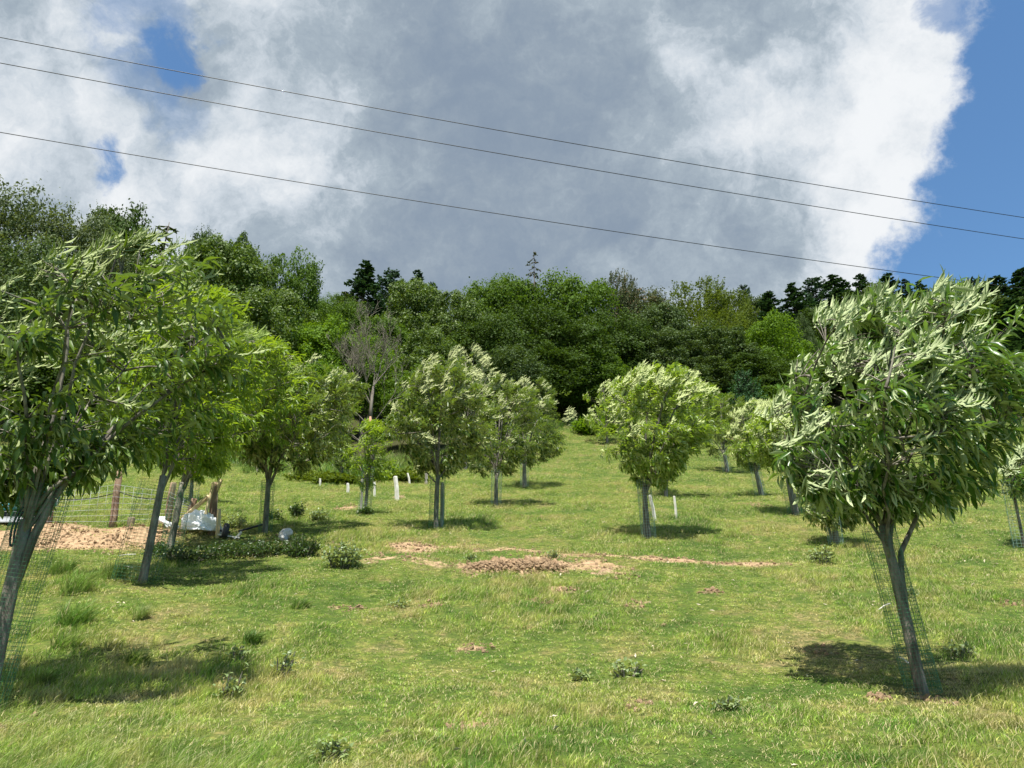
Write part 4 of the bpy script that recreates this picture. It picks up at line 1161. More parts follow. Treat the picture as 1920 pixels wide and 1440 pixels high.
WOOD = [
 # left shoulder of the wood
 ('fine', -60, 380, 120, 52, 'w_grey', 'grey-green tree at the very left end of the skyline', 'broadleaf_tree'),
 ('fine', 62, 336, 88, 53, 'w_grey', 'tall grey-green tree forming the highest point of the left skyline', 'broadleaf_tree'),
 ('fine', 165, 374, 70, 55, 'w_grey', 'grey-green tree just right of the highest left crown', 'broadleaf_tree'),
 ('oak', 238, 372, 62, 60, 'w_dark', 'dark green domed crown standing against cloud right of the highest left tree', 'broadleaf_tree'),
 ('fine', 235, 440, 75, 50, 'w_grey', 'grey-leaved tree directly below the dark domed crown', 'broadleaf_tree'),
 ('fine', 100, 450, 90, 47, 'w_silver', 'silvery green tree filling the slope under the highest left crown', 'broadleaf_tree'),
 ('fine', 8, 488, 44, 45, 'w_grey', 'small rounded pale grey tree low at the left edge', 'broadleaf_tree'),
 ('oak2', -70, 560, 110, 46, 'w_dark', 'dark tree low behind the leaning left chestnut', 'broadleaf_tree'),
 ('larch', 318, 414, 36, 60, 'w_silver', 'thin see-through tree between the domed crown and a small dark crown', 'broadleaf_tree'),
 ('fine', 330, 450, 66, 53, 'w_green', 'mid green tree under the thin see-through one', 'broadleaf_tree'),
 ('oak3', 386, 417, 34, 64, 'w_dark', 'small dark crown poking up left of the descending skyline', 'broadleaf_tree'),
 ('oak', 455, 438, 54, 68, 'w_dark', 'dark green crown behind the pale blossom-tipped tree', 'broadleaf_tree'),
 ('tuft', 432, 452, 92, 52, 'w_pale', 'large pale-tufted tree with dark bare twigs inside', 'broadleaf_tree'),
 ('oak2', 556, 468, 52, 58, 'w_green', 'rounded green crown where the left skyline drops away', 'broadleaf_tree'),
 ('tuft', 520, 540, 80, 50, 'w_pale', 'lower pale-tufted tree in front of the rounded green crown', 'broadleaf_tree'),
 ('oak', 470, 640, 80, 45, 'w_green', 'green tree behind the yellow-green chestnut', 'broadleaf_tree'),
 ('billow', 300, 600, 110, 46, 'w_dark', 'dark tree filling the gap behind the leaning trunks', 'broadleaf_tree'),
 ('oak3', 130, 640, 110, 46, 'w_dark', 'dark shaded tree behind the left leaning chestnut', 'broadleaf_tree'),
 ('oak', 610, 590, 66, 50, 'w_bright', 'fresh green crown just below the dip in the skyline', 'broadleaf_tree'),
 ('billow', 690, 620, 60, 52, 'w_bright', 'fresh green rounded tree left of the bare dead tree', 'broadleaf_tree'),
 ('oak2', 600, 680, 64, 44, 'w_bright', 'low bright tree behind the round-headed chestnut', 'broadleaf_tree'),
 ('bush', 560, 840, 70, 42, 'w_green', 'green bush at the foot of the wood on the left', 'shrub'),
 # dip with conifers
 ('spruce', 687, 485, 30, 92, 'w_needle', 'dark pyramid spruce alone on the skyline in the dip', 'conifer_tree'),
 ('pine', 735, 506, 26, 100, 'w_needle2', 'blue-green conifer between the two dark pyramids on the skyline', 'conifer_tree'),
 ('spruce2', 784, 502, 19, 94, 'w_needle', 'smaller dark conifer right of the blue-green one', 'conifer_tree'),
 ('pine', 812, 528, 14, 98, 'w_needle2', 'tiny blue-grey conifer top beside the pale-tufted crowns', 'conifer_tree'),
 ('larch', 648, 546, 22, 84, 'w_silver', 'feathery thin conifer low in the skyline dip', 'conifer_tree'),
 ('oak3', 655, 566, 44, 70, 'w_green', 'green crown at the bottom of the skyline dip', 'broadleaf_tree'),
 ('tuft', 782, 526, 66, 66, 'w_pale', 'blossom-tipped pale crown below the small dark conifer', 'broadleaf_tree'),
 ('tuft', 850, 545, 56, 62, 'w_pale', 'pale-tufted tree left of the broad central green crowns', 'broadleaf_tree'),
 ('oak', 720, 590, 60, 60, 'w_green', 'green tree behind the top of the bare dead tree', 'broadleaf_tree'),
 ('tuft', 800, 620, 62, 54, 'w_pale', 'pale tree right of the bare dead tree', 'broadleaf_tree'),
 ('oak2', 790, 690, 60, 47, 'w_green', 'low green tree behind the mid-meadow chestnut', 'broadleaf_tree'),
 ('oak2', 622, 552, 40, 88, 'w_green', 'distant green crown closing the lowest point of the skyline dip', 'broadleaf_tree'),
 ('tuft', 590, 560, 40, 72, 'w_green', 'green crown just right of where the left skyline drops away', 'broadleaf_tree'),
 # centre
 ('larch', 1001, 466, 16, 88, 'w_brown', 'thin ragged spire tree sticking up alone in the middle of the skyline', 'conifer_tree'),
 ('oak2', 918, 512, 56, 72, 'w_green', 'green crown on the skyline left of the ragged spire', 'broadleaf_tree'),
 ('oak', 965, 508, 60, 70, 'w_green', 'broad green crown directly under the ragged spire', 'broadleaf_tree'),
 ('oak3', 1075, 506, 66, 70, 'w_green', 'broad green crown on the skyline right of the ragged spire', 'broadleaf_tree'),
 ('swept', 1150, 508, 44, 76, 'w_brown', 'brownish feathery crown right of centre on the skyline', 'broadleaf_tree'),
 ('oak2', 1200, 530, 50, 78, 'w_brown', 'dull brownish crown beside the feathery one', 'broadleaf_tree'),
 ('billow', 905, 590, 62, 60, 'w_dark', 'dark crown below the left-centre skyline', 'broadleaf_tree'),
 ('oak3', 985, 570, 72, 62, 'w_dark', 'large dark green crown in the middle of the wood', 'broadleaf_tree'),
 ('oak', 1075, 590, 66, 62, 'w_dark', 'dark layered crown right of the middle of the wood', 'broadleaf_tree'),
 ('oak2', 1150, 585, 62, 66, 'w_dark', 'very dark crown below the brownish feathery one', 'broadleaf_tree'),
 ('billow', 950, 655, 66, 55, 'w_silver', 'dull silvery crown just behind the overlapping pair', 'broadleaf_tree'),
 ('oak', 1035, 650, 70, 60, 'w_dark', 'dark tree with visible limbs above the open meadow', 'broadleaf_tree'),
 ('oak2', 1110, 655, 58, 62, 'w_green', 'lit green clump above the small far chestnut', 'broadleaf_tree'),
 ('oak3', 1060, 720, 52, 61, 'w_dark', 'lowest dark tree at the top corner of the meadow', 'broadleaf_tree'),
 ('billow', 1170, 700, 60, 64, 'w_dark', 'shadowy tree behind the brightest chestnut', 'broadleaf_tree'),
 # right of centre
 ('swept', 1300, 524, 66, 80, 'w_olive', 'yellow-olive wind-swept crown with upright tips on the skyline', 'broadleaf_tree'),
 ('swept', 1362, 540, 44, 78, 'w_olive', 'second olive wind-swept crown, right of the larger one', 'broadleaf_tree'),
 ('swept', 1340, 580, 60, 72, 'w_olive', 'lower olive crown bending over the pale mid-wood trees', 'broadleaf_tree'),
 ('oak', 1235, 560, 56, 72, 'w_silver', 'dull green crown left of the olive wind-swept trees', 'broadleaf_tree'),
 ('tuft', 1250, 620, 60, 66, 'w_silver', 'silvery mottled crown in the middle right of the wood', 'broadleaf_tree'),
 ('tuft', 1345, 606, 66, 66, 'w_silver', 'silvery mottled crown below the olive trees', 'broadleaf_tree'),
 ('oak3', 1440, 588, 54, 68, 'w_bright', 'bright green rounded crown left of the large near tree', 'broadleaf_tree'),
 ('oak2', 1235, 690, 60, 63, 'w_dark', 'dark tree above the brightest chestnut', 'broadleaf_tree'),
 ('tuft', 1310, 675, 62, 64, 'w_silver', 'low silvery tree behind the conical evergreen shrub', 'broadleaf_tree'),
 ('oak', 1400, 660, 60, 64, 'w_dark', 'dark crown below the bright green rounded one', 'broadleaf_tree'),
 ('billow', 1470, 680, 56, 62, 'w_dark', 'dark tree edge beside the near tree crown', 'broadleaf_tree'),
 ('bush', 1320, 735, 60, 60, 'w_green', 'low green scrub behind the gap between bright crowns', 'shrub'),
 ('bush', 1440, 728, 50, 60, 'w_green', 'low scrub right of the conical evergreen shrub', 'shrub'),
 ('juniper', 1392, 697, 34, 58, 'w_shrub', 'conical blue-green evergreen shrub at the wood edge', 'shrub'),
 # far right skyline of conifers
 ('pine', 1392, 534, 15, 112, 'w_needle', 'small dark pine top left in the right-hand conifer row', 'conifer_tree'),
 ('tall', 1412, 552, 30, 108, 'w_silver', 'greyish tree between two dark conifers at the start of the row', 'broadleaf_tree'),
 ('spruce2', 1440, 544, 22, 104, 'w_needle', 'dark conifer where the skyline dips right of centre', 'conifer_tree'),
 ('fine', 1500, 585, 18, 84, 'w_silver', 'small rounded dull tree just left of the near tree crown', 'broadleaf_tree'),
 ('spruce', 1484, 528, 27, 104, 'w_needle', 'dark broad conifer standing clear left of the grey pine', 'conifer_tree'),
 ('pine', 1524, 519, 24, 112, 'w_needle2', 'grey-green pine between two dark conifers', 'conifer_tree'),
 ('spruce2', 1560, 513, 30, 104, 'w_needle', 'dark broad conifer above the near tree left shoulder', 'conifer_tree'),
 ('spruce2', 1610, 511, 20, 118, 'w_needle', 'pointed dark conifer just above the near tree crown', 'conifer_tree'),
 ('tall', 1636, 524, 28, 114, 'w_pale', 'light green tree between pointed conifers above the near tree', 'broadleaf_tree'),
 ('spruce2', 1662, 510, 24, 110, 'w_needle', 'tall dark conifer in the middle of the row above the near tree', 'conifer_tree'),
 ('spruce', 1694, 520, 18, 110, 'w_needle', 'dark conifer right of the tall one above the near tree', 'conifer_tree'),
 ('spruce', 1722, 524, 20, 116, 'w_needle', 'small pointed conifer standing out left of the reddish trees', 'conifer_tree'),
 ('fine', 1752, 540, 30, 112, 'w_rust', 'reddish-brown thinly leaved tree among the conifers', 'broadleaf_tree'),
 ('fine', 1768, 562, 34, 104, 'w_rust', 'second rusty brown tree just below and right of the first', 'broadleaf_tree'),
 ('spruce2', 1788, 530, 20, 116, 'w_needle', 'dark conifer right of the reddish trees', 'conifer_tree'),
 ('pine', 1818, 524, 30, 112, 'w_needle2', 'pale blue-green conifer with a rounded head', 'conifer_tree'),
 ('spruce2', 1864, 516, 30, 108, 'w_needle', 'dark tall conifer second from the right edge', 'conifer_tree'),
 ('spruce', 1912, 502, 40, 102, 'w_needle', 'tallest dark conifer at the right edge of the skyline', 'conifer_tree'),
 ('spruce', 1960, 500, 46, 104, 'w_needle', 'dark conifer mostly beyond the right edge', 'conifer_tree'),
 ('spruce2', 1890, 560, 36, 90, 'w_needle', 'dark conifer on the slope below the tallest right one', 'conifer_tree'),
 ('tall', 1840, 570, 34, 92, 'w_green', 'green tree below the pale blue-green conifer', 'broadleaf_tree'),
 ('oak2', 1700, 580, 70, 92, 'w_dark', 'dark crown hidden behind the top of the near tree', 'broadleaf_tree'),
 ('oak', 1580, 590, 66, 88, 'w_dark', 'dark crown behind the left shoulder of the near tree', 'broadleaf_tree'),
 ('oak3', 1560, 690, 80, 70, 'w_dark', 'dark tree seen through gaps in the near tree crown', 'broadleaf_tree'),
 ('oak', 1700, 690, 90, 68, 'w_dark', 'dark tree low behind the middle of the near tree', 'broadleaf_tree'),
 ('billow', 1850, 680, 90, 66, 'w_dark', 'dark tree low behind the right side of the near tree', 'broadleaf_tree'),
 ('oak', 1525, 575, 46, 100, 'w_dark', 'dark green crown just under the grey-green pine', 'broadleaf_tree'),
 ('oak2', 1590, 556, 50, 104, 'w_dark', 'dark crown filling the skyline right of the broad dark conifer', 'broadleaf_tree'),
 ('tall', 1640, 556, 44, 102, 'w_green', 'green crown on the ridge just above the top of the near tree', 'broadleaf_tree'),
 ('oak3', 1700, 556, 50, 104, 'w_dark', 'dark ridge crown left of the small pointed conifer', 'broadleaf_tree'),
 ('fine', 1735, 556, 40, 100, 'w_olive', 'olive crown at the left foot of the reddish trees', 'broadleaf_tree'),
 ('oak', 1795, 568, 46, 100, 'w_dark', 'dark ridge crown right of the reddish trees', 'broadleaf_tree'),
 ('tall', 1845, 562, 46, 100, 'w_silver', 'dull green ridge crown between the pale conifer and the tall one', 'broadleaf_tree'),
 ('oak2', 1900, 566, 50, 98, 'w_dark', 'dark crown under the tallest right conifer', 'broadleaf_tree'),
 ('spruce2', 1925, 600, 40, 76, 'w_needle', 'dark conifer half way up the slope at the right edge', 'conifer_tree'),
]
for s in WOOD:
    wood_tree(s[0], s[1], s[2], s[3], s[4], s[5], s[6], s[7])

# ------------------------------------------------------------------ bare dead tree
def dead_tree():
    base = hit(700, 893); Y = base.y
    root = empty("dead_tree", base, "bare grey dead tree with a torn reddish patch on its trunk", 'tree')
    r = random.Random(17); T = MB(); TW = MB()
    def to(px, py, dy=0): return at_depth(px, py, Y + dy) - base
    trunk = [Vector((0, 0, -.3)), to(697, 845), to(694, 800), to(696, 760), to(700, 725)]
    T.tube(trunk[:3], [.17, .13, .11], 8); T.tube(trunk[2:], [.10, .085, .06], 8)
    def grow(p, d, L, rad, lev):
        pts = [p]; n = 4
        for i in range(n):
            d = (d + Vector((r.gauss(0, .13), r.gauss(0, .13), r.gauss(.05, .08)))).normalized()
            pts.append(pts[-1] + d * L / n)
        (T if lev < 2 else TW).tube(pts, [rad * (1 - .6 * i / n) for i in range(n + 1)], 5 if lev < 2 else 3, cap=False)
        if lev >= 5: return
        for k in range(r.randint(3, 5)):
            q = pts[r.randint(1, n)]
            a = Vector((r.gauss(0, .55), r.gauss(0, .5), r.uniform(.1, .7)))
            grow(q, (d + a).normalized(), L * r.uniform(.45, .75), max(.007, rad * .45), lev + 1)
    for (px, py, rr) in ((672, 680, .04), (716, 676, .04), (738, 668, .035), (700, 655, .04), (660, 715, .03), (688, 690, .03)):
        s = trunk[3] if px < 700 else trunk[4]; e = to(px, py)
        grow(s, (e - s).normalized(), (e - s).length * 1.2, rr, 1)
    for s_, (px, py) in ((trunk[2], (740, 740)), (trunk[1], (655, 800)), (trunk[2], (650, 760))):
        e = to(px, py); grow(s_, (e - s_).normalized(), (e - s_).length, .035, 2)
    T.build("trunk", M['bark_dead'], root); TW.build("twigs", M['bark_dead'], root)
    s = MB(); s.tube([trunk[1].lerp(trunk[2], .25) + Vector((.0, -.05, 0)), trunk[2] + Vector((0, -.06, 0)), trunk[2].lerp(trunk[3], .45) + Vector((0, -.05, 0))], [.10, .12, .06], 8)
    s.build("torn_bark", M['bark_stripped'], root)
dead_tree()

# ------------------------------------------------------------------ three overhead lines
def power_line(pl_, pr_, sag_px, yl, yr, label):
    # continue the line past both sides of the view
    A = at_depth(pl_[0], pl_[1], yl); B = at_depth(pr_[0], pr_[1], yr)
    d = B - A; mid_depth = ((A + B) / 2).y * CP + ((A + B) / 2).z * SP
    sag = sag_px / F * mid_depth * 1.1
    pts = []
    for i in range(-12, 53):
        t = i / 40
        pts.append(A + d * t - Vector((0, 0, 4 * sag * t * (1 - t))))
    c = pts[20]
    m = MB(); m.tube([p - c for p in pts], 0.023, 6)
    o = m.build("power_line", M['cable']); o.location = c
    tag(o, label, 'power line', 'overhead lines crossing the sky')
power_line((0, 70), (1920, 408), 11, 30, 44, 'topmost thin dark overhead wire slanting down across the clouds')
power_line((0, 118), (1920, 448), 10, 30, 44, 'middle one of the three overhead wires, close below the top one')
power_line((0, 248), (1920, 541), 11, 31, 45, 'lowest overhead wire, nearest to the tree tops')

# ------------------------------------------------------------------ fence, brace, sack, wheel and the rest by the dug bank
def local(base, px, py, dy=0): return at_depth(px, py, base.y + dy) - base
def round_post(m, a, b, r1, r2=None):
    r2 = r2 or r1; v = b - a
    m.tube([a, a + v * .33 + Vector((r1 * .12, 0, 0)), a + v * .66 - Vector((r1 * .1, 0, 0)), b - v.normalized() * .02, b], [r1 * 1.02, r1, (r1 + r2) / 2, r2, r2 * .8], 8)

def fence():
    o0 = hit(212, 986)
    root = empty("stock_fence", o0, "stock fence of rough brown posts and grey wire netting behind the dug bank", 'fence')
    posts = [(-120, 990, 880), (90, 984, 905), (212, 986, 882), (313, 977, 905), (352, 968, 935)]
    feet = []
    for (px, pb, pt_) in posts:
        b = at_depth(px, pb, o0.y); m = MB()
        top = at_depth(px + (228 - 212) * .8, pt_, o0.y)
        round_post(m, b - o0 + Vector((0, 0, -.25)), top - o0, .075, .065)
        m.build("fence_post", M['post_brown'], root); feet.append((b - o0, top - o0))
    b = at_depth(245, 992, o0.y - .2); m = MB(); round_post(m, b - o0 + Vector((0, 0, -.1)), at_depth(247, 970, o0.y - .2) - o0, .075)
    k = m.build("short_post", M['post_brown'], root)
    w = MB()
    for i in range(len(feet) - 1):
        (b0, t0), (b1, t1) = feet[i], feet[i + 1]
        n = max(3, int((b1 - b0).length / .16))
        for j in range(7):
            s = .06 + .11 * j
            w.tube([b0.lerp(t0, s) + Vector((0, -.08, 0)), b1.lerp(t1, s) + Vector((0, -.08, 0))], .0035, 3)
        for j in range(n + 1):
            p0, p1 = b0.lerp(b1, j / n), t0.lerp(t1, j / n)
            w.tube([p0.lerp(p1, .06) + Vector((0, -.08, 0)), p0.lerp(p1, .72) + Vector((0, -.08, 0))], .0028, 3)
        sg = b0.lerp(b1, .5).lerp(t0.lerp(t1, .5), .45)
        c = MB(); c.tube(curve3(b0.lerp(t0, .62), sg, b1.lerp(t1, .60), 8), .010, 5); c.build("slack_cable", M['cable'], root)
    w.build("wire_netting", M['wire'], root)
fence()

def brace():
    o0 = hit(398, 1003)
    root = empty("timber_brace", o0, "tripod of rough timber poles propped over the white sack", 'timber brace')
    for nm_, a, b, r1, r2, mt, dy in (("thick_post", (397, 1004), (403, 912), .085, .07, 'post_brown', 0), ("leaning_pole", (376, 1000), (401, 905), .038, .034, 'post_pale', -.15),
                                  ("diagonal_rail", (340, 974), (392, 930), .05, .045, 'post_pale', .1), ("rear_post", (403, 985), (405, 925), .05, .045, 'post_grey', .35)):
        m = MB(); round_post(m, local(o0, *a, dy) + Vector((0, 0, -.1 if 'post' in nm_ else 0)), local(o0, *b, dy), r1, r2); m.build(nm_, M[mt], root)
    m = MB(); m.box(local(o0, 406, 916), (.10, .06, .42), Matrix.Rotation(.25, 3, 'Y'), .01); m.build("broken_board", M['post_pale'], root, smooth=False)
    m = MB(); m.tube(curve3(local(o0, 398, 908), local(o0, 404, 903), local(o0, 409, 913), 6), .035, 6); m.build("binding", M['post_brown'], root)
brace()
stake(407, 1010, 954, 9, M['post_pale'], 'fresh yellow sawn post next to the black wheel', cat='post', grp=None, px_t=411)

def sack():
    import bmesh
    b0 = hit(365, 1003) + Vector((0, .2, 0)); b0.z = Hs(b0.x, b0.y)
    depth = b0.y * CP + (b0.z - EYE) * SP; px = depth / F
    bm = bmesh.new(); bmesh.ops.create_icosphere(bm, subdivisions=5, radius=1)
    for v in bm.verts:
        c = v.co.copy(); f = float(fbm(c.x * 1.6 + 3, c.y * 1.6 + c.z * 2.2, 7, 4, .55))
        rr = 1 + .42 * f
        z = max(c.z, -.25) * .8
        v.co = Vector((c.x * rr * 36 * px, c.y * rr * 22 * px, (z * rr + .25) * 42 * px * (1 - .30 * max(0, c.x))))
    me = bpy.data.meshes.new("white_sack"); bm.to_mesh(me); bm.free()
    me.polygons.foreach_set('use_smooth', np.zeros(len(me.polygons), bool))
    o = link("bulk_sack", me, M['tarp']); o.location = b0
    tag(o, "crumpled white bulk sack lying under the timber tripod", 'sack')
    m = MB()
    for i in range(3):
        m.tube([Vector((-.5 + .1 * i, -.3, .05)), Vector((-.65 - .06 * i, -.3, .22)), Vector((-.8 + .09 * i, -.25, .06 + .1 * i))], [.035, .05, .02], 5)
    m.build("loose_flap", M['tarp'], o, smooth=False)
sack()

def wheel():
    b = hit(420, 1011); depth = b.y * CP + (b.z - EYE) * SP; R_ = 15.5 / F * depth
    root = empty("rubber_wheel", b + Vector((0, 0, R_ * .95)), "small black rubber wheel standing on edge beside the yellow post", 'wheel')
    def ring(major, minor, nz=1.0):
        V = []; Q = []; A_, B_ = 28, 10
        for i in range(A_):
            a = 2 * math.pi * i / A_
            for j in range(B_):
                c = 2 * math.pi * j / B_
                tread = 1 + (.07 if (i % 2 and abs(math.cos(c)) > .5 and math.cos(c) > 0) else 0)
                rr = major + minor * math.cos(c) * tread
                V.append((minor * nz * math.sin(c), rr * math.cos(a), rr * math.sin(a)))
                Q.append((i * B_ + j, ((i + 1) % A_) * B_ + j, ((i + 1) % A_) * B_ + (j + 1) % B_, i * B_ + (j + 1) % B_))
        return np.array(V), np.array(Q)
    V, Q = ring(R_ * .72, R_ * .28, 1.25); t = link("tyre", np_mesh("tyre", V, None, Q, smooth=True), M['rubber'], root)
    m = MB(); m.tube([Vector((-.06, 0, 0)), Vector((.06, 0, 0))], R_ * .5, 16); m.build("rim", M['steel'], root, smooth=False)
    m = MB(); m.tube([Vector((-.10, 0, 0)), Vector((.10, 0, 0))], R_ * .14, 8); m.build("hub", M['cable'], root)
    root.rotation_euler = (0, math.radians(6), math.radians(28))
wheel()

def pipe():
    pts = [hit(px, py) + Vector((0, 0, .05)) for px, py in ((446, 1001), (462, 999), (478, 997), (492, 995))]
    c = pts[0].copy(); m = MB(); m.tube([p - c + Vector((0, 0, .03 * i)) for i, p in enumerate(pts)], .022, 7)
    o = m.build("black_pipe", M['cable']); o.location = c; tag(o, "length of black pipe lying on grass between wheel and trunk", 'pipe')
pipe()
for (px, py, l, yaw, lb) in ((429, 1010, .42, .15, 'short whitish board flat on the ground right of the wheel'), (446, 1009, .18, -.9, 'small pale offcut sticking up near the black pipe')):
    b = hit(px, py); m = MB(); m.box((0, 0, .05), (l, .07, .03), Matrix.Rotation(yaw, 3, 'Y') @ Matrix.Rotation(.1, 3, 'Z'), .006)
    o = m.build("offcut_board", M['post_white'], smooth=False); o.location = b; tag(o, lb, 'board')
b = hit(532, 1014); me = clod_mesh(44, "white_stone", .8); o = link("white_stone", me, M['stone']); o.location = b + Vector((0, 0, .12)); o.scale = (.30, .25, .34)
tag(o, "pale round boulder among weeds below the straight-trunked chestnut", 'stone')
for (px, py, px2, py2, lb) in ((222, 1050, 252, 1051, 'upper thin white stick in grass left of the leaning trunk'), (217, 1071, 247, 1077, 'lower thin white stick in grass left of the leaning trunk'),
                               (1688, 1248, 1708, 1268, 'thin white twig lying in the shadow beside the near trunk'), (1650, 1155, 1672, 1148, 'short pale straw left of the near net sleeve')):
    a, b = hit(px, py) + Vector((0, 0, .07)), hit(px2, py2) + Vector((0, 0, .10)); m = MB(); m.tube([Vector(), (b - a) * .5 + Vector((0, 0, .01)), b - a], .007, 5)
    o = m.build("stick", M['post_white']); o.location = a; tag(o, lb, 'stick', 'pale sticks lying in the grass')

def machine():
    b = hit(5, 988); b.y += .6; b.z = Hs(b.x, b.y)
    depth = b.y * CP + (b.z - EYE) * SP; s = depth / F
    root = empty("small_machine", b, "turquoise and black machine on a pale grey base, cut by the left edge", 'machine')
    m = MB()                                              # curved turquoise shell
    arc = [Vector((-1.2, 0, 24 * s)), Vector((-.5, 0, 25 * s)), Vector((0.0, 0, 28 * s)), Vector((22 * s, 0, 36 * s)), Vector((34 * s, 0, 52 * s)), Vector((35 * s, 0, 72 * s)), Vector((22 * s, 0, 86 * s))]
    V = []; Q = []
    for p in arc:
        V += [(p.x, -.45, p.z), (p.x, .45, p.z), (p.x - .04, .45, p.z + .11), (p.x - .04, -.45, p.z + .11)]
    for i in range(len(arc) - 1):
        for j in range(4): Q.append((i*4 + j, i*4 + (j+1) % 4, i*4 + 4 + (j+1) % 4, i*4 + 4 + j))
    Q += [(0, 1, 2, 3), tuple(len(V) - k for k in (1, 2, 3, 4))]
    link("shell", np_mesh("shell", np.array(V), None, np.array(Q)), M['teal'], root)
    m = MB(); m.box((-.45, .05, 17 * s), (1.1 + 30 * s, .7, 10 * s), None, .01); m.box((10 * s, -.2, 30 * s), (8 * s, .3, 20 * s), None, .01); m.build("black_frame", M['rubber'], root, smooth=False)
    m = MB(); m.box((-.5, 0, 6 * s), (1.2 + 30 * s, .9, 8 * s), None, .015); m.build("base", M['steel'], root, smooth=False)
machine()
def hose():
    b = placed[1][1]; Y = b.y - .12
    pts = [at_depth(px, py, Y) for px, py in ((44, 950), (33, 965), (24, 985), (19, 1010), (20, 1024), (25, 1018), (27, 1000), (34, 975), (46, 955))]
    c = pts[0].copy(); sm = []
    for i in range(len(pts) - 1):
        for k in range(4):
            t = k / 4; p0 = pts[max(i-1, 0)]; p1 = pts[i]; p2 = pts[i+1]; p3 = pts[min(i+2, len(pts)-1)]
            sm.append(.5 * ((2*p1) + (p2-p0)*t + (2*p0-5*p1+4*p2-p3)*t*t + (3*p1-p0-3*p2+p3)*t**3))
    m = MB(); m.tube([p - c for p in sm], .0075, 6); o = m.build("hose_loop", M['cable']); o.location = c
    tag(o, "loop of black hose hanging on the left leaning trunk", 'hose')
hose()

# ------------------------------------------------------------------ heap of dug soil and small crumbly mounds
def heap(px, py, wpx, hpx, label, seed, amp=1.0, name="soil_heap", mat='soil', grp=None, sub=46):
    b = hit(px, py); depth = b.y * CP + (b.z - EYE) * SP; w = wpx / F * depth; h = hpx / F * depth; dp = w * .42
    V = []; n = sub; m_ = max(12, sub // 2)
    xs = np.linspace(-1, 1, n); ysn = np.linspace(-1, 1, m_); X, Yg = np.meshgrid(xs, ysn)
    ang = 1 + .25 * fbm(X * 2 + seed, Yg * 2, seed, 2)
    d = np.clip(1 - (np.abs(X) ** 2.6 + np.abs(Yg) ** 2.2) * ang, 0, 1)
    prof = d ** .55 * (0.62 + .9 * fbm(X * 3.1 + seed, Yg * 1.7, seed + 4, 2)) + d * .55 * fbm(X * 9, Yg * 5, seed + 9, 3, .7)
    wx = b.x + X * w / 2; wy = b.y + Yg * dp / 2
    Z = H(wx, wy) - .03 + np.maximum(prof, 0) * h * amp
    V = np.stack([wx - b.x, wy - b.y, Z - b.z], -1).reshape(-1, 3)
    ii = np.arange(n * m_).reshape(m_, n); Q = np.stack([ii[:-1, :-1], ii[:-1, 1:], ii[1:, 1:], ii[1:, :-1]], -1).reshape(-1, 4)
    o = link(name, np_mesh(name, V, None, Q), M[mat]); o.location = b
    tag(o, label, 'soil heap', grp)
    return b, w, h, dp
hb, hw, hh_, hd = heap(966, 1070, 196, 27, "long rough heap of dug tan soil in the middle of the meadow", 3, 1.0, sub=110)
n = 1100; xx = hb.x + R.uniform(-.5, .5, n) * hw; yy = hb.y + R.uniform(-.5, .45, n) * hd
dn = np.clip(1 - np.abs((xx - hb.x) / hw * 2) ** 2.6 - np.abs((yy - hb.y) / hd * 2) ** 2.2, 0, 1)
zz = H(xx, yy) + dn ** .55 * hh_ * .62
ss = .02 + .055 * R.uniform(0, 1, n) ** 2.5
scatter("heap_clods", np.stack([xx, yy, zz], -1), R.uniform(0, 6.28, (n, 3)), np.repeat(ss[:, None], 3, 1), R.integers(0, 6, n), c_clod, "loose clods lying on the long soil heap")
for i, (px, py, w, h, lb) in enumerate(((1130, 1074, 70, 10, 'low scattered spoil right of the long heap'), (1070, 1113, 46, 9, 'crumbly mound with pale roots below the long heap'), (1008, 1128, 40, 6, 'flat reddish mound left of the crumbly one'), (812, 1138, 34, 6, 'small mound of soil left of centre below the heap'),
                                        (656, 1143, 34, 5, 'small flat mound nearest the left shadow'), (1334, 1112, 26, 6, 'lone tan mound right of centre'), (1652, 1310, 24, 9, 'round brown mound left of the near trunk foot'), (1762, 1317, 32, 8, 'reddish mound right of the near trunk foot'),
                                        (898, 1218, 40, 6, 'bare crumbly spot in the middle foreground'), (880, 1360, 70, 9, 'dug spot with pale stalks in the nearest grass'), (748, 934, 30, 8, 'dark dug mound at the foot of the tallest white stake'))):
    heap(px, py, w, h, lb, 20 + i, 1.0, "soil_mound", 'dung', 'small soil mounds in the grass', 26)

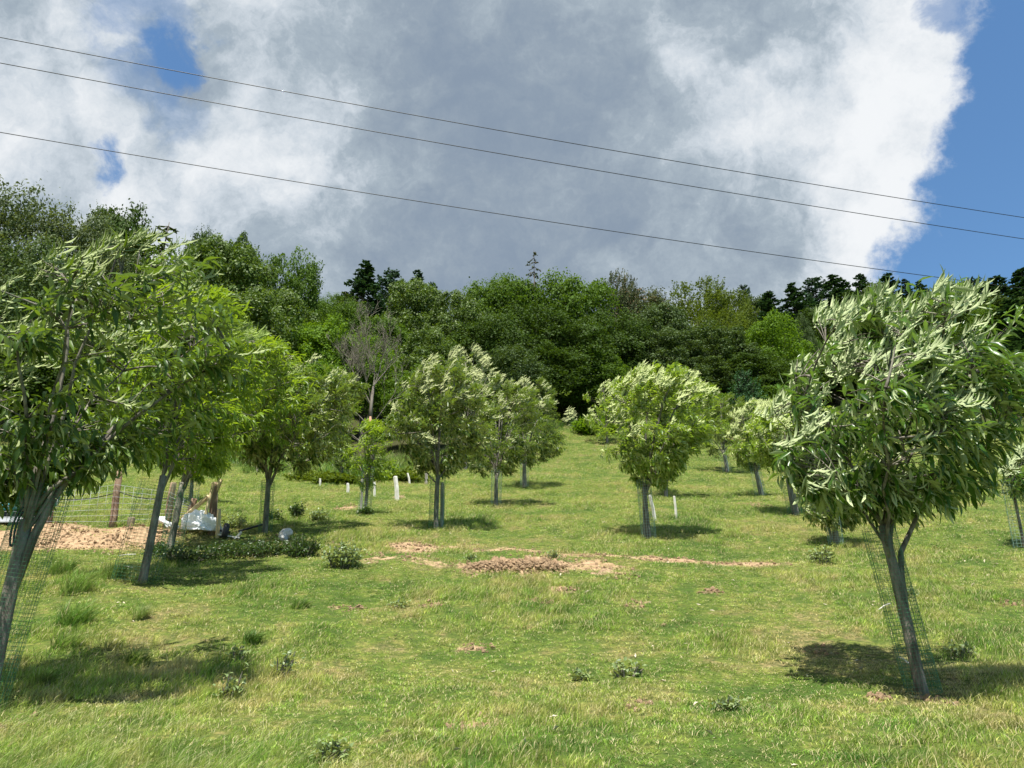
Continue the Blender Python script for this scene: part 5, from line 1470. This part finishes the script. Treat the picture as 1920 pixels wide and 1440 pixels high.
# ------------------------------------------------------------------ shrubs, weeds and tussocks
def shrub(px, py, wpx, hpx, label, mat, seed, nst=26, leaf=.07, nl=1500, name='shrub', cat='shrub', grp=None, upright=.6):
    b = hit(px, py); depth = b.y * CP + (b.z - EYE) * SP; w = wpx / F * depth; h = hpx / F * depth
    root = empty(name, b, label, cat, grp); r = np.random.default_rng(seed); m = MB()
    pos, dr, nm, sz = [], [], [], []
    for i in range(nst):
        a = r.uniform(0, 6.28); q = math.sqrt(r.uniform()) ; L = h * r.uniform(.55, 1.05) * (1.05 - .45 * q)
        s = np.array([math.cos(a) * q * w * .3, math.sin(a) * q * w * .25, 0]); s[2] = Hs(b.x + s[0], b.y + s[1]) - b.z
        e = s + np.array([math.cos(a) * q * w * .22 + .1 * L, math.sin(a) * q * w * .2, L])
        c = (s + e) / 2 + np.array([0, 0, L * .15])
        pts = curve3(Vector(s), Vector(c), Vector(e), 5); m.tube(pts, [.008, .007, .006, .005, .003], 4, cap=False)
        k = nl // nst
        for j in range(k):
            t = r.uniform(.12, 1.0); p = pts[min(4, int(t * 4))].lerp(pts[min(4, int(t * 4) + 1)], (t * 4) % 1)
            d = r.normal(0, 1, 3); d[2] = d[2] * .5 + upright; d[0] += .3; d /= np.linalg.norm(d)
            pos.append(np.array(p) + r.normal(0, .02 + .10 * w * (1 - upright * .6), 3) * np.array([1, 1, .6])); dr.append(d); nm.append(np.array([0, 0, 1]) + r.normal(0, .5, 3)); sz.append(leaf * r.uniform(.6, 1.3))
    pos = np.array(pos); pos[:, 2] = np.maximum(pos[:, 2], .01 + H(b.x + pos[:, 0], b.y + pos[:, 1]) - b.z)
    m.build("stems", M['bark_young'], root)
    wide = [leaf_variant(c_, t_, f_, .5, False) for c_, t_, f_ in ((.2, .2, .3), (.4, -.3, .4))]
    link("foliage", bake_leaves("foliage", wide, pos, np.array(dr), np.array(nm), np.array(sz), r.uniform(0, 1, len(pos))), M[mat], root, 'stuff')
for a in ((340, 1052, 120, 30, 'wide dark bramble thicket at the foot of the white sack', 'bramble', 1, 40, .06, 1500), (432, 1042, 120, 24, 'low dark bramble between sack and pale boulder', 'bramble', 2, 40, .06, 1500), (505, 1042, 80, 34, 'dark weeds below the straight-trunked chestnut', 'bramble', 3, 30, .06, 1200),
          (563, 1045, 62, 50, 'bushy dark shrub right of the pale boulder', 'bramble', 4, 30, .06, 1300), (640, 1064, 66, 56, 'thin upright weedy shrub with yellow stalks', 'thistle', 5, 34, .07, 1100), (555, 972, 28, 34, 'small dark bush on the slope right of the straight trunk', 'bramble', 6, 18, .07, 600),
          (514, 978, 34, 24, 'green weed against the straight trunk', 'bramble', 7, 18, .065, 500), (597, 975, 40, 22, 'low green weed on the slope right of the small dark bush', 'thistle', 8, 18, .07, 500), (1541, 1058, 46, 44, 'solitary leafy sapling in grass left of the near tree', 'thistle', 9, 16, .07, 380),
          (683, 966, 36, 16, 'dark weeds round the foot of the sparse sapling', 'bramble', 10, 16, .08, 500), (430, 990, 60, 30, 'green weeds behind the black wheel', 'thistle', 11, 24, .06, 900), (290, 1040, 40, 26, 'small dark weed between the two leaning trunks', 'bramble', 12, 14, .06, 500)):
    shrub(*a)
for i, (px, py, w, h, lb) in enumerate(((528, 1268, 46, 60, 'spiky grey-green thistle in the foreground left of centre'), (432, 1310, 40, 60, 'thistle at the right end of the left shadow'), (446, 1240, 30, 30, 'small thistle above the left shadow'), (1176, 1268, 60, 30, 'flat leafy thistle right of centre'),
                                        (1085, 1275, 30, 14, 'small dark rosette left of the flat thistle'), (1705, 1120, 24, 26, 'weed showing through the near net sleeve'), (1800, 1230, 40, 22, 'low weed right of the near net sleeve'), (1365, 1330, 50, 24, 'dark flat weed in the right foreground'),
                                        (745, 1140, 40, 14, 'grey-green weed patch left of centre'), (885, 1050, 24, 12, 'green weed on the left end of the long heap'), (1036, 1046, 22, 14, 'dark weed behind the right end of the long heap'), (620, 1425, 60, 36, 'broad-leaved weed at the bottom edge'))):
    shrub(px, py, w, h, lb, 'thistle', 60 + i, 12, .05, 150, 'thistle', 'weed', 'weeds standing in the meadow', upright=.9)

def tussock(px, py, wpx, hpx, label, seed, mat='rough'):
    b = hit(px, py); depth = b.y * CP + (b.z - EYE) * SP; w = wpx / F * depth; h = hpx / F * depth
    me = blade_clump(seed, 420, w * .26, h * .5, h * 1.15, .007, .75, .35, seg=5); me.materials.append(M[mat])
    co = np.empty(len(me.vertices) * 3, np.float32); me.vertices.foreach_get('co', co); co = co.reshape(-1, 3)
    co[:, 2] += H(b.x + co[:, 0] * .6, b.y + co[:, 1] * .6) - b.z - .02; me.vertices.foreach_set('co', co.ravel()); me.update()
    o = link("grass_tussock", me); o.location = b
    tag(o, label, 'grass tussock', 'tussocks left of the leaning trunk')
for i, (px, py, w, h, lb) in enumerate(((108, 1082, 80, 46, 'tussock with dead brown base nearest the dug bank'), (140, 1112, 100, 52, 'brown-based tussock in the middle of the left group'), (205, 1088, 80, 44, 'rounded tussock left of the leaning trunk'), (135, 1172, 110, 54, 'largest round tussock, lower left'),
                                        (120, 1215, 90, 36, 'low tussock just below the largest one'), (262, 1160, 50, 28, 'small dark green tussock right of the largest'), (75, 1290, 60, 44, 'dark spiky tussock in the left shadow'), (250, 1250, 70, 40, 'green tussock at the top of the left shadow'),
                                        (470, 1205, 60, 30, 'dark tuft between the two left shadows'), (560, 1140, 60, 22, 'bright green tuft below the weedy shrub'))):
    tussock(px, py, w, h, lb, 400 + i)

# fern and rank growth at the top corner of the open meadow
for a in ((1118, 812, 90, 26, 'bright green fern bank at the top corner of the open meadow', 'w_bright', 31, 70, .34, 5200), (632, 906, 90, 12, 'tall rough growth at the wood edge left of the sapling', 'w_olive', 32, 50, .20, 2200),
          (742, 902, 120, 14, 'tall rough growth at the wood edge behind the white stakes', 'w_olive', 33, 60, .20, 2600), (585, 903, 90, 18, 'low bushy growth behind the small pale stake', 'w_olive', 34, 40, .20, 1800)):
    shrub(*a, name='undergrowth', cat='undergrowth')
